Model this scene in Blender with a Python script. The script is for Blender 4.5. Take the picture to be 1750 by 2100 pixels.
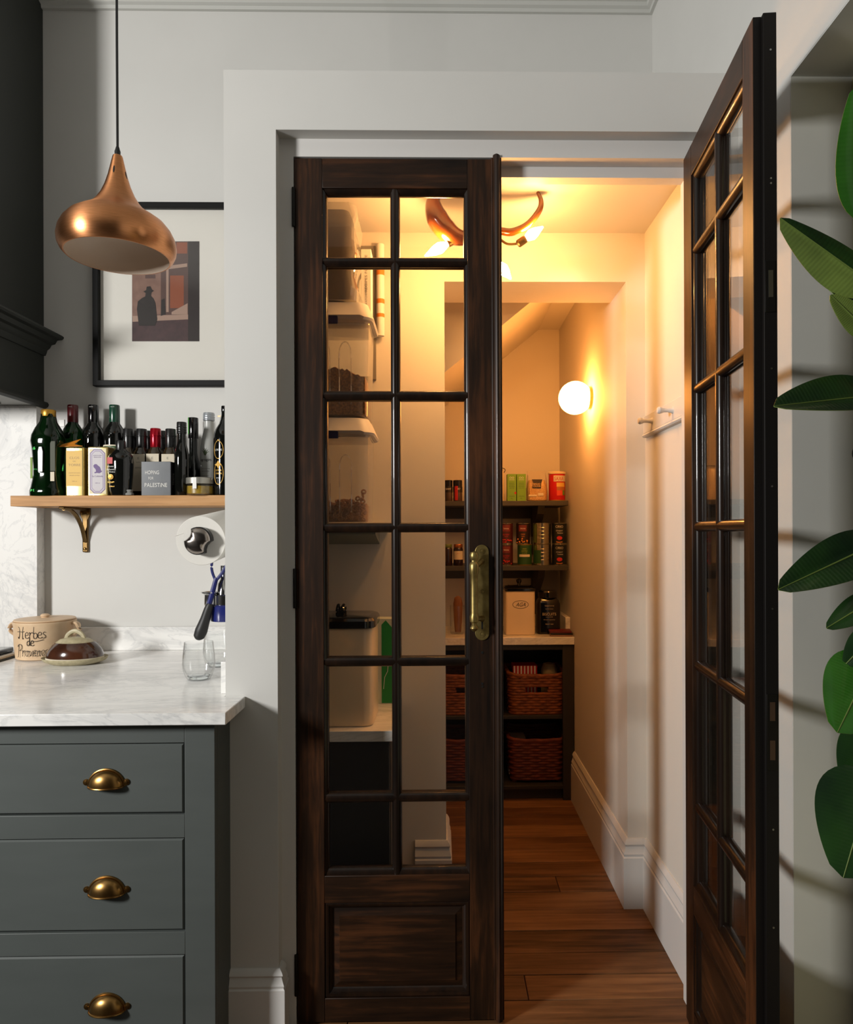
import bpy, math, random
from mathutils import Vector, Matrix, noise
random.seed(7)
R = math.radians
for o in list(bpy.data.objects): bpy.data.objects.remove(o)
SC = bpy.context.scene
COL = SC.collection

# ------------------------------------------------------------------ camera
F = 1430.0; PPX, PPY = 927.0, 1090.0; H = 1.351
YAW, ROLL = R(0.9), R(0.2)
fw = Vector((math.sin(YAW), math.cos(YAW), 0)); r0 = Vector((math.cos(YAW), -math.sin(YAW), 0)); u0 = Vector((0, 0, 1))
rt = r0*math.cos(ROLL) - u0*math.sin(ROLL); up = u0*math.cos(ROLL) + r0*math.sin(ROLL)
cd = bpy.data.cameras.new('camera'); cam = bpy.data.objects.new('camera', cd); COL.objects.link(cam)
cd.sensor_fit = 'HORIZONTAL'; cd.sensor_width = 36; cd.lens = 36*F/1750
cd.shift_x = (875-PPX)/1750; cd.shift_y = (PPY-1050)/1750; cd.clip_start = 0.02
mw = Matrix((rt, up, -fw)).transposed().to_4x4(); mw.translation = (0, 0, H); cam.matrix_world = mw
SC.camera = cam
def P(px, py, Y):                      # a point of the place at depth Y seen at (px, py)
    d = rt*((px-PPX)/F) + up*((PPY-py)/F) + fw
    return Vector((0, 0, H)) + d*(Y/d.y)

# ------------------------------------------------------------------ light
SC.view_settings.view_transform = 'Standard'; SC.view_settings.look = 'None'
SC.view_settings.exposure = 0.0; SC.view_settings.gamma = 1.0
wd = bpy.data.worlds.new('world'); SC.world = wd; wd.use_nodes = True
wd.node_tree.nodes['Background'].inputs[0].default_value = (1.0, 0.86, 0.72, 1)
wd.node_tree.nodes['Background'].inputs[1].default_value = 0.015
kl = bpy.data.lights.new('window_daylight', 'AREA'); kl.shape = 'RECTANGLE'; kl.size = 0.44; kl.size_y = 0.54
kl.energy = 134; kl.color = (1.0, 0.985, 0.955)
ko = bpy.data.objects.new('window_daylight', kl); COL.objects.link(ko); ko.location = (-3.0, -0.35, 2.05)
ko.rotation_euler = (Vector((-.1, 2.1, 1.15))-ko.location).to_track_quat('-Z', 'Y').to_euler()

SC.cycles.max_bounces = 6; SC.cycles.diffuse_bounces = 4; SC.cycles.glossy_bounces = 3; SC.cycles.transmission_bounces = 5; SC.cycles.transparent_max_bounces = 12

# ------------------------------------------------------------------ materials
def lin(h):
    if not isinstance(h, str): return tuple(h)
    h = h.lstrip('#'); o = []
    for i in (0, 2, 4):
        c = int(h[i:i+2], 16)/255; o.append(c/12.92 if c <= .04045 else ((c+.055)/1.055)**2.4)
    return tuple(o)
def c4(h): return (*lin(h), 1)
MATS = {}
class NT:
    def __init__(s, name):
        s.m = bpy.data.materials.new(name); s.m.use_nodes = True; s.t = s.m.node_tree
        s.b = s.t.nodes['Principled BSDF']; s.out = s.t.nodes['Material Output']
    def n(s, typ, **kw):
        x = s.t.nodes.new('ShaderNode'+typ)
        for k, v in kw.items(): setattr(x, k, v)
        return x
    def l(s, a, b): s.t.links.new(a, b)
    def coords(s, scale=(1, 1, 1), rnd=False):
        tc = s.n('TexCoord'); mp = s.n('Mapping'); mp.inputs['Scale'].default_value = scale
        s.l(tc.outputs['Object'], mp.inputs['Vector'])
        if rnd:
            oi = s.n('ObjectInfo'); mu = s.n('Math', operation='MULTIPLY'); mu.inputs[1].default_value = 37.0
            cx = s.n('CombineXYZ'); s.l(oi.outputs['Random'], mu.inputs[0])
            for k in range(3): s.l(mu.outputs[0], cx.inputs[k])
            s.l(cx.outputs[0], mp.inputs['Location'])
        return mp.outputs['Vector']
    def noise(s, vec, scale, detail=4, rough=.55, dist=0):
        x = s.n('TexNoise'); x.inputs['Scale'].default_value = scale; x.inputs['Detail'].default_value = detail
        x.inputs['Roughness'].default_value = rough; x.inputs['Distortion'].default_value = dist
        s.l(vec, x.inputs['Vector']); return x.outputs['Fac']
    def ramp(s, fac, stops):
        x = s.n('ValToRGB'); e = x.color_ramp.elements
        while len(e) < len(stops): e.new(0.5)
        for i, (p, c) in enumerate(stops): e[i].position = p; e[i].color = c4(c)
        s.l(fac, x.inputs['Fac']); return x.outputs['Color']
    def bump(s, h, strength, dist=.001):
        x = s.n('Bump'); x.inputs['Strength'].default_value = strength; x.inputs['Distance'].default_value = dist
        s.l(h, x.inputs['Height']); s.l(x.outputs['Normal'], s.b.inputs['Normal'])
def mat(name, col, rough=.5, metal=0., col2=None, scale=6., stretch=(1, 1, 1), bump=0., coat=0., spec=.5, trans=0., ior=1.5, rnd=False):
    if name in MATS: return MATS[name]
    k = NT(name); b = k.b
    b.inputs['Base Color'].default_value = c4(col); b.inputs['Roughness'].default_value = rough
    b.inputs['Metallic'].default_value = metal; b.inputs['Coat Weight'].default_value = coat
    b.inputs['Specular IOR Level'].default_value = spec; b.inputs['Transmission Weight'].default_value = trans; b.inputs['IOR'].default_value = ior
    if col2 or bump:
        nf = k.noise(k.coords(stretch, rnd), scale)
        if col2: k.l(k.ramp(nf, [(.35, col), (.65, col2)]), b.inputs['Base Color'])
        if bump: k.bump(nf, bump)
    MATS[name] = k.m; return k.m
def wood(name, dark, mid, light, axis, rough=.4, fine=60, patch=3.0, bump=.15, coat=0., rnd=False, mid_at=.5):
    k = NT(name); st = [1, 1, 1]; st[axis] = .06
    v = k.coords(tuple(st), rnd); st2 = [1, 1, 1]; st2[axis] = .35
    a = k.noise(v, fine, 6, .6, .4); p = k.noise(k.coords(tuple(st2), rnd), patch, 5, .6, .3)
    mx = k.n('Math', operation='MULTIPLY_ADD'); mx.inputs[1].default_value = .45
    k.l(a, mx.inputs[0])
    pm = k.n('Math', operation='MULTIPLY'); pm.inputs[1].default_value = .55; k.l(p, pm.inputs[0]); k.l(pm.outputs[0], mx.inputs[2])
    k.l(k.ramp(mx.outputs[0], [(.36, dark), (mid_at, mid), (.68, light)]), k.b.inputs['Base Color'])
    k.b.inputs['Roughness'].default_value = rough; k.b.inputs['Coat Weight'].default_value = coat; k.b.inputs['Specular IOR Level'].default_value = .27
    k.bump(a, bump); MATS[name] = k.m; return k.m
def marble(name, base, vein, scale=2.2, stretch=(1, 1, 1), rough=.2):
    k = NT(name); v = k.coords(stretch)
    a = k.noise(v, scale, 9, .62, 1.3); b2 = k.noise(v, scale*2.3, 8, .6, 2.0); cl = k.noise(v, scale*.8, 4)
    c1 = k.ramp(a, [(.44, base), (.495, vein), (.53, base)]); c2 = k.ramp(b2, [(.46, base), (.5, vein), (.525, base)])
    c3 = k.ramp(cl, [(.35, '#d5d4d1'), (.6, base)])
    m1 = k.n('Mix', data_type='RGBA'); m1.inputs[0].default_value = .5; k.l(c1, m1.inputs[6]); k.l(c2, m1.inputs[7])
    m2 = k.n('Mix', data_type='RGBA'); m2.inputs[0].default_value = .35; k.l(m1.outputs[2], m2.inputs[6]); k.l(c3, m2.inputs[7])
    k.l(m2.outputs[2], k.b.inputs['Base Color']); k.b.inputs['Roughness'].default_value = rough
    MATS[name] = k.m; return k.m
def thin_glass(name, tint=(1, 1, 1), f0=.04, power=5., fog=0., fogcol='#ffffff', rough=.02):
    k = NT(name); lw = k.n('LayerWeight'); lw.inputs[0].default_value = .5
    pw = k.n('Math', operation='POWER'); pw.inputs[1].default_value = power; k.l(lw.outputs['Facing'], pw.inputs[0])
    ma = k.n('Math', operation='MULTIPLY_ADD'); ma.inputs[1].default_value = 1-f0; ma.inputs[2].default_value = f0; k.l(pw.outputs[0], ma.inputs[0])
    tr = k.n('BsdfTransparent'); tr.inputs[0].default_value = (*tint, 1)
    gl = k.n('BsdfGlossy'); gl.inputs['Roughness'].default_value = rough
    mx = k.n('MixShader'); k.l(ma.outputs[0], mx.inputs[0]); k.l(tr.outputs[0], mx.inputs[1]); k.l(gl.outputs[0], mx.inputs[2])
    last = mx.outputs[0]
    if fog:
        df = k.n('BsdfDiffuse'); df.inputs[0].default_value = c4(fogcol); m2 = k.n('MixShader'); m2.inputs[0].default_value = fog
        k.l(last, m2.inputs[1]); k.l(df.outputs[0], m2.inputs[2]); last = m2.outputs[0]
    k.l(last, k.out.inputs['Surface']); k.t.nodes.remove(k.b); MATS[name] = k.m; return k.m
def glow(name, col, strength):
    k = NT(name); k.b.inputs['Base Color'].default_value = (.8, .75, .7, 1)
    k.b.inputs['Emission Color'].default_value = c4(col); k.b.inputs['Emission Strength'].default_value = strength
    MATS[name] = k.m; return k.m

WALL = mat('wall_paint', '#cdccc8', .7, col2='#cac9c5', scale=3, bump=.03)
TRIM = mat('trim_paint', '#cfcdca', .5, bump=.02, scale=30)
PANTRY = mat('pantry_paint', '#d8d2c8', .7, bump=.03, scale=3)
REVEAL = mat('grey_reveal_paint', '#c9cac6', .7, col2='#c5c6c2', scale=4, bump=.04)
CEIL = mat('ceiling_paint', '#bfbfba', .8)
CAB = mat('cabinet_paint', '#4f5452', .5, col2='#4b504e', scale=14, stretch=(.2, 1, 1), bump=.04)
HOOD = mat('hood_paint', '#232622', .55, bump=.02)
DARKCAB = mat('pantry_cabinet_paint', '#2b2a28', .5)
DARKSH = mat('pantry_shelf_paint', '#3c3a35', .5)
WOODV = wood('stained_wood_upright', '#110a06', '#28180d', '#57331b', 2, .42, coat=.03, patch=5)
WOODH = wood('stained_wood_crosswise', '#110a06', '#28180d', '#57331b', 0, .42, coat=.03, patch=5)
WOODM = wood('stained_wood_moulding', '#100b08', '#1c120c', '#2c1b10', 2, .28, coat=.25, patch=5)
OAK = wood('oak', '#8a6238', '#b98a58', '#cfa577', 0, .55, 45, 2, .2)
PLANK = wood('floor_plank_wood', '#38240f', '#67462a', '#8c643f', 0, .5, 50, 2.2, .25, rnd=True)
SUB = mat('subfloor_dark', '#150c07', .9)
MARBLE = marble('white_marble', '#eeedea', '#b6b7b8', 2.6, (.55, 1.7, 1.2), .16)
MARBLE2 = marble('marble_splash', '#dedcd8', '#a8a9aa', 3.6, (1, 1, .7), .5)
GLASS = thin_glass('window_glass', (.962, .957, .945))
TUMBLER = thin_glass('tumbler_glass', (.985, .99, .99), .04, 3.2, 0, rough=.01)
FILM = thin_glass('plastic_film', (.95, .94, .92), .06, 2., .06)
RIBM = thin_glass('tub_rib_plastic', (.97, .96, .95), .16, 3., .10, '#e8e4de')
TUB = thin_glass('clear_plastic_tub', (.90, .90, .90), .03, 3., .16, '#d9d6d2')
COPPER = mat('brushed_copper', '#e09b69', .36, 1., col2='#d38f5d', scale=40, stretch=(1, 1, 12), bump=.03)
_b = COPPER.node_tree.nodes['Principled BSDF']; _b.inputs['Anisotropic'].default_value = .75; _b.inputs['Anisotropic Rotation'].default_value = .25
_t = COPPER.node_tree.nodes.new('ShaderNodeTangent'); _t.direction_type = 'RADIAL'; _t.axis = 'Z'; COPPER.node_tree.links.new(_t.outputs[0], _b.inputs['Tangent'])
ENAMEL = mat('cream_enamel_inside', '#e0cdbb', .35)
BRASS = mat('aged_brass', '#9c7a48', .3, 1., col2='#7d5c32', scale=25)
BRASS2 = mat('antique_brass', '#a8935a', .4, .9, col2='#846f40', scale=30, bump=.05)
BRONZE = mat('bracket_bronze', '#7a6240', .42, 1., col2='#66502f', scale=25)
BLACK = mat('black_satin', '#141414', .4)
FRAMEB = mat('black_frame_paint', '#101010', .6, spec=.2)
BLACKG = mat('black_gloss', '#0b0a0a', .12, coat=.3)
IRON = mat('dark_iron', '#171411', .5, .6)
CHROME = mat('chrome', '#c9c9c9', .14, 1.)
STEEL = mat('brushed_steel', '#9a9a98', .3, 1.)
WHITE = mat('white_plastic', '#dad7d2', .4)
PAPER = mat('paper_towel', '#dcd9d2', .95, bump=.3, scale=180)
WHITEP = mat('white_board', '#e4e3df', .7)
BLUE = mat('blue_enamel', '#1d2566', .25, coat=.4)
NAVY = mat('navy_plastic', '#17184a', .4)
RUBBER = mat('black_rubber', '#1a1a19', .5)
CREAM = mat('cream_enamel', '#e3cfae', .3, coat=.3)
TERRA = mat('beige_stoneware', '#d3b795', .45, col2='#caab88', scale=18)
INK = mat('black_ink', '#15120f', .6)
GREEN1 = mat('olive_green_bottle_glass', '#0a240d', .06, trans=.75, ior=1.4, coat=.2)
DARKGL = mat('dark_bottle_glass', '#0c0d0b', .07, coat=.4)
AMBER = mat('vinegar_bottle_glass', '#2a2012', .1, coat=.3)
GOLDTIN = mat('gold_tin', '#c9b272', .22, .85)
SILVER = mat('tin_silver', '#b0ac98', .25, 1.)
LCREAM = mat('label_cream', '#cdc2ac', .7)
LAV = mat('label_lavender', '#bcb4c2', .7)
PURPLE = mat('print_purple', '#6f5c86', .7)
GOLDP = mat('print_gold', '#b58d3f', .4, .5)
YELLOWL = mat('label_yellow', '#d3a94a', .55)
RED = mat('red_print', '#b51a18', .5)
WHITEINK = mat('white_print', '#d8d6d0', .6)
GREYINK = mat('grey_print', '#6b6964', .7)
GREENB = mat('green_carton', '#6d9a26', .55)
DKGREEN = mat('dark_green_print', '#1f4a22', .5)
SHGREEN = mat('green_capsule', '#0f3b2a', .25, coat=.3)
SHRED = mat('dark_red_capsule', '#591318', .3, coat=.2)
REDCAP = mat('red_screw_cap', '#a50f22', .2, .6)
BLACKCAP = mat('black_screw_cap', '#151515', .3)
ORANGE = mat('orange_card', '#c77a1e', .55)
ORANGEP = mat('orange_print', '#cf7c26', .6)
HORN = mat('amber_horn', '#8a4a12', .18, col2='#4a240c', scale=9, coat=.4)
BROWNGL = mat('brown_glaze', '#2c1810', .14, col2='#4a2a1b', scale=9, coat=.5)
STONEW = mat('speckled_stoneware', '#b3a887', .45, col2='#9c9273', scale=60)
WICKER = mat('wicker', '#8a4a20', .6, col2='#6a3413', scale=40)
WICKER2 = mat('red_brown_willow', '#6e2f1c', .55, col2='#562213', scale=40)
def leafmat(name, c1, c2, rough, coat, vein):
    k = NT(name); uv = k.n('UVMap'); sx = k.n('SeparateXYZ'); k.l(uv.outputs[0], sx.inputs[0])
    ab = k.n('Math', operation='ABSOLUTE'); k.l(sx.outputs[1], ab.inputs[0])
    ma = k.n('Math', operation='MULTIPLY_ADD'); ma.inputs[1].default_value = -.12; k.l(ab.outputs[0], ma.inputs[0]); k.l(sx.outputs[0], ma.inputs[2])
    sc = k.n('Math', operation='MULTIPLY'); sc.inputs[1].default_value = 190.; k.l(ma.outputs[0], sc.inputs[0])
    sn = k.n('Math', operation='SINE'); k.l(sc.outputs[0], sn.inputs[0])
    nz = k.noise(k.coords(), 9, 3); ad = k.n('Math', operation='MULTIPLY_ADD'); ad.inputs[1].default_value = vein; k.l(sn.outputs[0], ad.inputs[0]); k.l(nz, ad.inputs[2])
    k.l(k.ramp(ad.outputs[0], [(.36, c1), (.66, c2)]), k.b.inputs['Base Color']); k.b.inputs['Roughness'].default_value = rough; k.b.inputs['Coat Weight'].default_value = coat
    k.bump(sn.outputs[0], .12, .0006); MATS[name] = k.m; return k.m
LEAFT = leafmat('rubber_leaf_top', '#0f2510', '#1d3c14', .3, .2, .015)
LEAFB = leafmat('rubber_leaf_pale', '#55682b', '#6e8439', .45, 0., .035)
LEAFG = leafmat('rubber_leaf_bright', '#1a4a0b', '#2a6412', .3, .2, .015)
RIB = mat('leaf_midrib', '#5d7030', .5)
STEM = mat('plant_stem', '#4a3d26', .7)
CLAY = mat('clay_pot', '#8a5a40', .8)
BULB = glow('lit_candle_bulb', '#ffb86b', 350)
GLOBE = glow('lit_opal_globe', '#ffa24a', 54)

# ------------------------------------------------------------------ mesh helpers
def link(name, me, parent=None, loc=(0, 0, 0), rot=None):
    o = bpy.data.objects.new(name, me); COL.objects.link(o); o.location = loc
    if rot is not None: o.rotation_euler = rot
    if parent is not None: o.parent = parent
    return o
def thing(name, label, cat, loc=(0, 0, 0), rz=0., group=None, kind=None):
    o = link(name, None, None, loc, (0, 0, rz)); o.empty_display_size = .05
    return tag(o, label, cat, group, kind)
def tag(o, label=None, cat=None, group=None, kind=None):
    if label: o['label'] = label
    if cat: o['category'] = cat
    if group: o['group'] = group
    if kind: o['kind'] = kind
    return o
class MB:
    def __init__(s): s.v = []; s.f = []; s.mi = []; s.cur = 0
    def add(s, vs, fs):
        n = len(s.v); s.v += [tuple(v) for v in vs]
        for f in fs: s.f.append([i+n for i in f]); s.mi.append(s.cur)
        return s
    def m(s, i): s.cur = i; return s
    def box(s, x0, x1, y0, y1, z0, z1):
        vs = [(x, y, z) for z in (z0, z1) for y in (y0, y1) for x in (x0, x1)]
        return s.add(vs, [(0, 2, 3, 1), (4, 5, 7, 6), (0, 1, 5, 4), (1, 3, 7, 5), (3, 2, 6, 7), (2, 0, 4, 6)])
    def rings(s, rings, closed_ring=True, cap0=True, cap1=True):
        n = len(rings[0]); vs = [p for r in rings for p in r]; fs = []
        for i in range(len(rings)-1):
            for j in range(n if closed_ring else n-1):
                a = i*n+j; b = i*n+(j+1) % n; fs.append((a, b, b+n, a+n))
        if cap0: fs.append(tuple(reversed(range(n))))
        if cap1: fs.append(tuple(range((len(rings)-1)*n, len(rings)*n)))
        return s.add(vs, fs)
    def lathe(s, prof, seg=28, c=(0, 0, 0), sx=1., sy=1., n=2., cap0=True, cap1=True, axis=2):
        rs = []
        for r, z in prof:
            ring = []
            for j in range(seg):
                a = 2*math.pi*j/seg; ca, sa = math.cos(a), math.sin(a)
                k = (abs(ca)**n+abs(sa)**n)**(-1/n)
                x, y = r*ca*k*sx, r*sa*k*sy
                p = {2: (x, y, z), 1: (x, z, -y), 0: (z, x, y)}[axis]
                ring.append((p[0]+c[0], p[1]+c[1], p[2]+c[2]))
            rs.append(ring)
        return s.rings(rs, True, cap0, cap1)
    def tube(s, pts, rad, seg=8, flat=1., upv=(0, 0, 1)):
        pts = [Vector(p) for p in pts]; rs = []
        if not hasattr(rad, '__len__'): rad = [rad]*len(pts)
        for i, p in enumerate(pts):
            t = (pts[min(i+1, len(pts)-1)]-pts[max(i-1, 0)]).normalized()
            a = t.cross(Vector(upv)); a = a.normalized() if a.length > 1e-4 else t.orthogonal().normalized()
            b = a.cross(t)
            rs.append([p+(a*math.cos(2*math.pi*j/seg)*flat+b*math.sin(2*math.pi*j/seg))*rad[i] for j in range(seg)])
        return s.rings(rs)
    def prism(s, poly, y0, y1, plane='xz'):
        def q(p, d): return (p[0], d, p[1]) if plane == 'xz' else ((p[0], p[1], d) if plane == 'xy' else (d, p[0], p[1]))
        return s.rings([[q(p, y0) for p in poly], [q(p, y1) for p in poly]])
    def sweep(s, path, prof, left=True):
        pts = [Vector((p[0], p[1])) for p in path]; rs = []; sg = 1 if left else -1
        for i, p in enumerate(pts):
            ns = []
            for a, b in ((i-1, i), (i, i+1)):
                if 0 <= a and b < len(pts):
                    d = (pts[b]-pts[a]).normalized(); ns.append(Vector((-d.y, d.x))*sg)
            n = ns[0] if len(ns) == 1 else (ns[0]+ns[1])/(1+ns[0].dot(ns[1]))
            rs.append([(p.x+n.x*d, p.y+n.y*d, z) for d, z in prof])
        return s.rings(rs)
    def build(s, name, mats, parent=None, loc=(0, 0, 0), smooth=35, bevel=0., rot=None, origin=None):
        me = bpy.data.meshes.new(name)
        vs = s.v if origin is None else [(v[0]-origin[0], v[1]-origin[1], v[2]-origin[2]) for v in s.v]
        me.from_pydata(vs, [], s.f)
        for m in (mats if isinstance(mats, (list, tuple)) else [mats]): me.materials.append(m)
        for p, i in zip(me.polygons, s.mi): p.material_index = i
        if smooth:
            for p in me.polygons: p.use_smooth = True
        import bmesh
        bm = bmesh.new(); bm.from_mesh(me); bmesh.ops.recalc_face_normals(bm, faces=bm.faces); bm.to_mesh(me); bm.free()
        if smooth: me.set_sharp_from_angle(angle=R(smooth))
        o = link(name, me, parent, loc, rot)
        if bevel:
            b = o.modifiers.new('bevel', 'BEVEL'); b.width = bevel; b.segments = 2; b.limit_method = 'ANGLE'; b.angle_limit = R(50)
        return o
def wbox(name, m, x0, x1, y0, y1, z0, z1, parent=None, bevel=0., org=None):
    return MB().box(x0, x1, y0, y1, z0, z1).build(name, m, parent, bevel=bevel, smooth=0 if not bevel else 35, origin=org)
def struct(o): o['kind'] = 'structure'; return o
def spline(pts, n=6):
    pts = [Vector(p) for p in pts]; out = []
    for i in range(len(pts)-1):
        p0, p1, p2, p3 = pts[max(i-1, 0)], pts[i], pts[i+1], pts[min(i+2, len(pts)-1)]
        for k in range(n):
            t = k/n; out.append(.5*((2*p1)+(p2-p0)*t+(2*p0-5*p1+4*p2-p3)*t*t+(3*p1-p0-3*p2+p3)*t**3))
    return out+[pts[-1]]
def lerp_list(r, n):
    out = []
    for i in range(len(r)-1):
        for k in range(n): out.append(r[i]+(r[i+1]-r[i])*k/n)
    return out+[r[-1]]
def rrect(w, d, r, seg=4):
    pts = []
    for cx, cy, a0 in ((w/2-r, d/2-r, 0), (-w/2+r, d/2-r, 90), (-w/2+r, -d/2+r, 180), (w/2-r, -d/2+r, 270)):
        for k in range(seg+1):
            a = R(a0+90*k/seg); pts.append((cx+r*math.cos(a), cy+r*math.sin(a)))
    return pts
def rr_body(mb, w, d, r, zs, c=(0, 0, 0), seg=4):            # zs: (z, scale inset) rings of a rounded rectangle
    rings = []
    for z, ins in zs:
        rings.append([(x+c[0], y+c[1], z+c[2]) for x, y in rrect(w-2*ins, d-2*ins, max(r-ins, .001), seg)])
    return mb.rings(rings)
TXT = {}
def text_geo(body, shear=0., spacing=1.):
    key = (body, shear, spacing)
    if key not in TXT:
        cu = bpy.data.curves.new('t', 'FONT'); cu.body = body; cu.size = 1; cu.shear = shear; cu.align_x = 'CENTER'; cu.space_character = spacing; cu.resolution_u = 3
        o = bpy.data.objects.new('t', cu); COL.objects.link(o)
        me = bpy.data.meshes.new_from_object(o.evaluated_get(bpy.context.evaluated_depsgraph_get()))
        vs = [v.co.copy() for v in me.vertices]; fs = [tuple(p.vertices) for p in me.polygons]
        bpy.data.objects.remove(o); bpy.data.meshes.remove(me); bpy.data.curves.remove(cu)
        xs = [v.x for v in vs]; ys = [v.y for v in vs]
        cx, cy = (min(xs)+max(xs))/2, (min(ys)+max(ys))/2
        TXT[key] = ([(v.x-cx, v.y-cy) for v in vs], fs, max(xs)-min(xs), max(ys)-min(ys))
    return TXT[key]
def lettering(parent, lines, m, y=0., wrap=None, rot90=False, name='lettering', a0=0., rz=0.):
    # lines: (text, centre x, centre z, width, height or None, shear); on the plane y (facing -Y) or wrapped on radius wrap
    mb = MB()
    for ln in lines:
        t, cx, cz, w = ln[:4]; h = ln[4] if len(ln) > 4 else None; sh = ln[5] if len(ln) > 5 else 0.
        vs, fs, tw, th = text_geo(t, sh); sx = w/tw; sz = h/th if h else sx; out = []
        for x, z in vs:
            X, Z = x*sx, z*sz
            if rot90: X, Z = -Z, X
            X += cx; Z += cz
            if wrap: a = X/wrap+a0; out.append((wrap*math.sin(a), -wrap*math.cos(a), Z))
            else: out.append((X, y, Z))
        mb.add(out, fs)
    return tag(mb.build(name, m, parent, smooth=0), kind='stuff')
def wrap_patch(mb, r, a0, a1, z0, z1, seg=10, th=.0006, sx=1., sy=1.):
    rings = []
    for k in range(seg+1):
        a = a0+(a1-a0)*k/seg; s_, c_ = math.sin(a), -math.cos(a)
        rings.append([(r*s_*sx, r*c_*sy, z0), ((r+th)*s_*sx, (r+th)*c_*sy, z0), ((r+th)*s_*sx, (r+th)*c_*sy, z1), (r*s_*sx, r*c_*sy, z1)])
    return mb.rings(rings)

# ------------------------------------------------------------------ key planes of the place
YF, YD, YI = 1.870, 1.915, 2.00       # pantry partition face, door face, its inner face
YB = 2.63                              # kitchen back wall
XBL = P(461, 900, YF).x                # left edge of the pantry box
XR = P(1338, 90, YB).x                 # right wall
XO0 = P(568, 900, YF).x; XD0 = P(606, 1000, YD).x; XD1 = XD0+1.105; XO1 = XD1+(XD0-XO0)+.0
ZB = P(900, 146, YF).z; ZO = P(800, 267, YF).z; ZDT = P(800, 325, YD).z; ZST = ZDT-.027
YN = 2.50                              # nib and lintel inside the pantry
XN = P(1325, 1200, YN).x; XNF = P(1286, 1200, YN).x; XNL = P(913, 1000, YN).x
ZPC = P(1200, 478, YN).z; ZLI = P(1200, 578, YN).z; YN2 = 2.73
YPB = 3.91; ZC2 = P(1120, 676, YPB).z
XPL = XBL+.08
ZCEIL = 3.42
ZC = P(300, 1463, 1.70).z              # worktop height
ZSH = P(240, 1016, 2.43).z             # oak shelf top

# ------------------------------------------------------------------ room shell
mb = MB().box(-2.7, XBL+.04, YB, YB+.12, 0, ZCEIL).box(XBL+.04, XR+.1, YB, YB+.12, ZB-.05, ZCEIL)
struct(mb.build('wall_back', WALL, smooth=0))
YO = 1.592; ZOP = P(1620, 156, YO).z
mb = MB().box(XR, XR+.16, YO, 4.05, 0, ZCEIL).box(XR, XR+.16, -1.2, YO, ZOP, ZCEIL).box(XR, XR+.16, -1.2, .25, 0, ZOP)
wr = struct(mb.build('wall_right', WALL, smooth=0))
rv = MB().box(XR+.0005, XR+.159, YO-.003, YO, 0, ZOP).box(XR+.0005, XR+.159, .25, YO-.003, ZOP-.003, ZOP)
struct(rv.build('trim_1', REVEAL, smooth=0))
mb = MB().box(XBL, XO0, YF, YI, 0, ZO).box(XO1, XR, YF, YI, 0, ZO).box(XBL, XR, YF, YI, ZO, ZB)
mb.box(XBL, XPL, YI, YB, 0, ZB).box(XPL, XR, YI, YB, ZPC+.02, ZB)
struct(mb.build('wall_front', WALL, smooth=0))
# pantry inside
mb = MB().box(XN, XR, YI, YN, 0, ZPC).box(XNF, XR, YN, YPB, 0, ZC2)
struct(mb.build('wall_pantry_right', PANTRY, smooth=0))
mb = MB().box(XPL, XNL, YN, YN2, 0, ZPC).box(XNL, XNF, YN, YN2, ZLI, ZPC)
struct(mb.build('wall_pantry_middle', PANTRY, smooth=0))
struct(wbox('wall_pantry_back', PANTRY, -.75, XR, YPB, YPB+.1, 0, ZC2+.1))
struct(wbox('wall_pantry_left', PANTRY, XPL-.004, XPL, YI, YN, 0, ZPC))
struct(wbox('wall_pantry_alcove', PANTRY, -.75, -.65, YN2-.2, YPB, 0, ZC2))
struct(wbox('ceiling_pantry', PANTRY, XPL, XR, YI, YN2, ZPC, ZPC+.018))
struct(wbox('ceiling_alcove', PANTRY, -.75, XNF, YN2, YPB, ZC2, ZC2+.04))
struct(wbox('ceiling', CEIL, -2.7, XR+.2, -1.2, YB, ZCEIL, ZCEIL+.05))
# sloping underside of the stairs in the alcove
ys = 3.05
a, b = P(1078, 628, ys), P(912, 764, ys)
sl = (b.z-a.z)/(b.x-a.x)
xt = a.x+(ZC2-a.z)/sl; xb = -.65
poly = [(xt, ZC2), (xb, ZC2), (xb, a.z+(xb-a.x)*sl)]
struct(MB().prism(poly, ys, YPB).build('ceiling_stair_soffit', PANTRY, smooth=0))
# floor with planks
fl = struct(wbox('floor', SUB, -2.7, XR+.2, -1.2, YPB, -.06, -.019))
ybs = [1.30, 1.415, 1.53, 1.65, 1.77, 1.885]+[1.351*F/(y-1090) for y in (2053, 2001, 1956, 1910, 1868, 1831, 1799, 1770, 1745, 1718, 1694, 1673, 1657, 1643)]+[3.62]
rj = random.Random(3)
for i in range(len(ybs)-1):
    y0, y1 = ybs[i], ybs[i+1]
    if i == 6: cuts = [P(1090, 2080, 1.95).x]
    elif i == 11: cuts = [P(1156, 1850, 2.54).x]
    else: cuts = [rj.uniform(-.6, .12)] if i % 3 else []
    xs = [-.72]+sorted(c for c in cuts if -.6 < c < .7)+[XR-.001]
    for j in range(len(xs)-1):
        dz = rj.uniform(-.0012, 0)
        MB().box(xs[j]+.0012, xs[j+1]-.0012, y0+.0016, y1-.0016, -.019, dz).build('plank', PLANK, fl, bevel=.0015)

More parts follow.
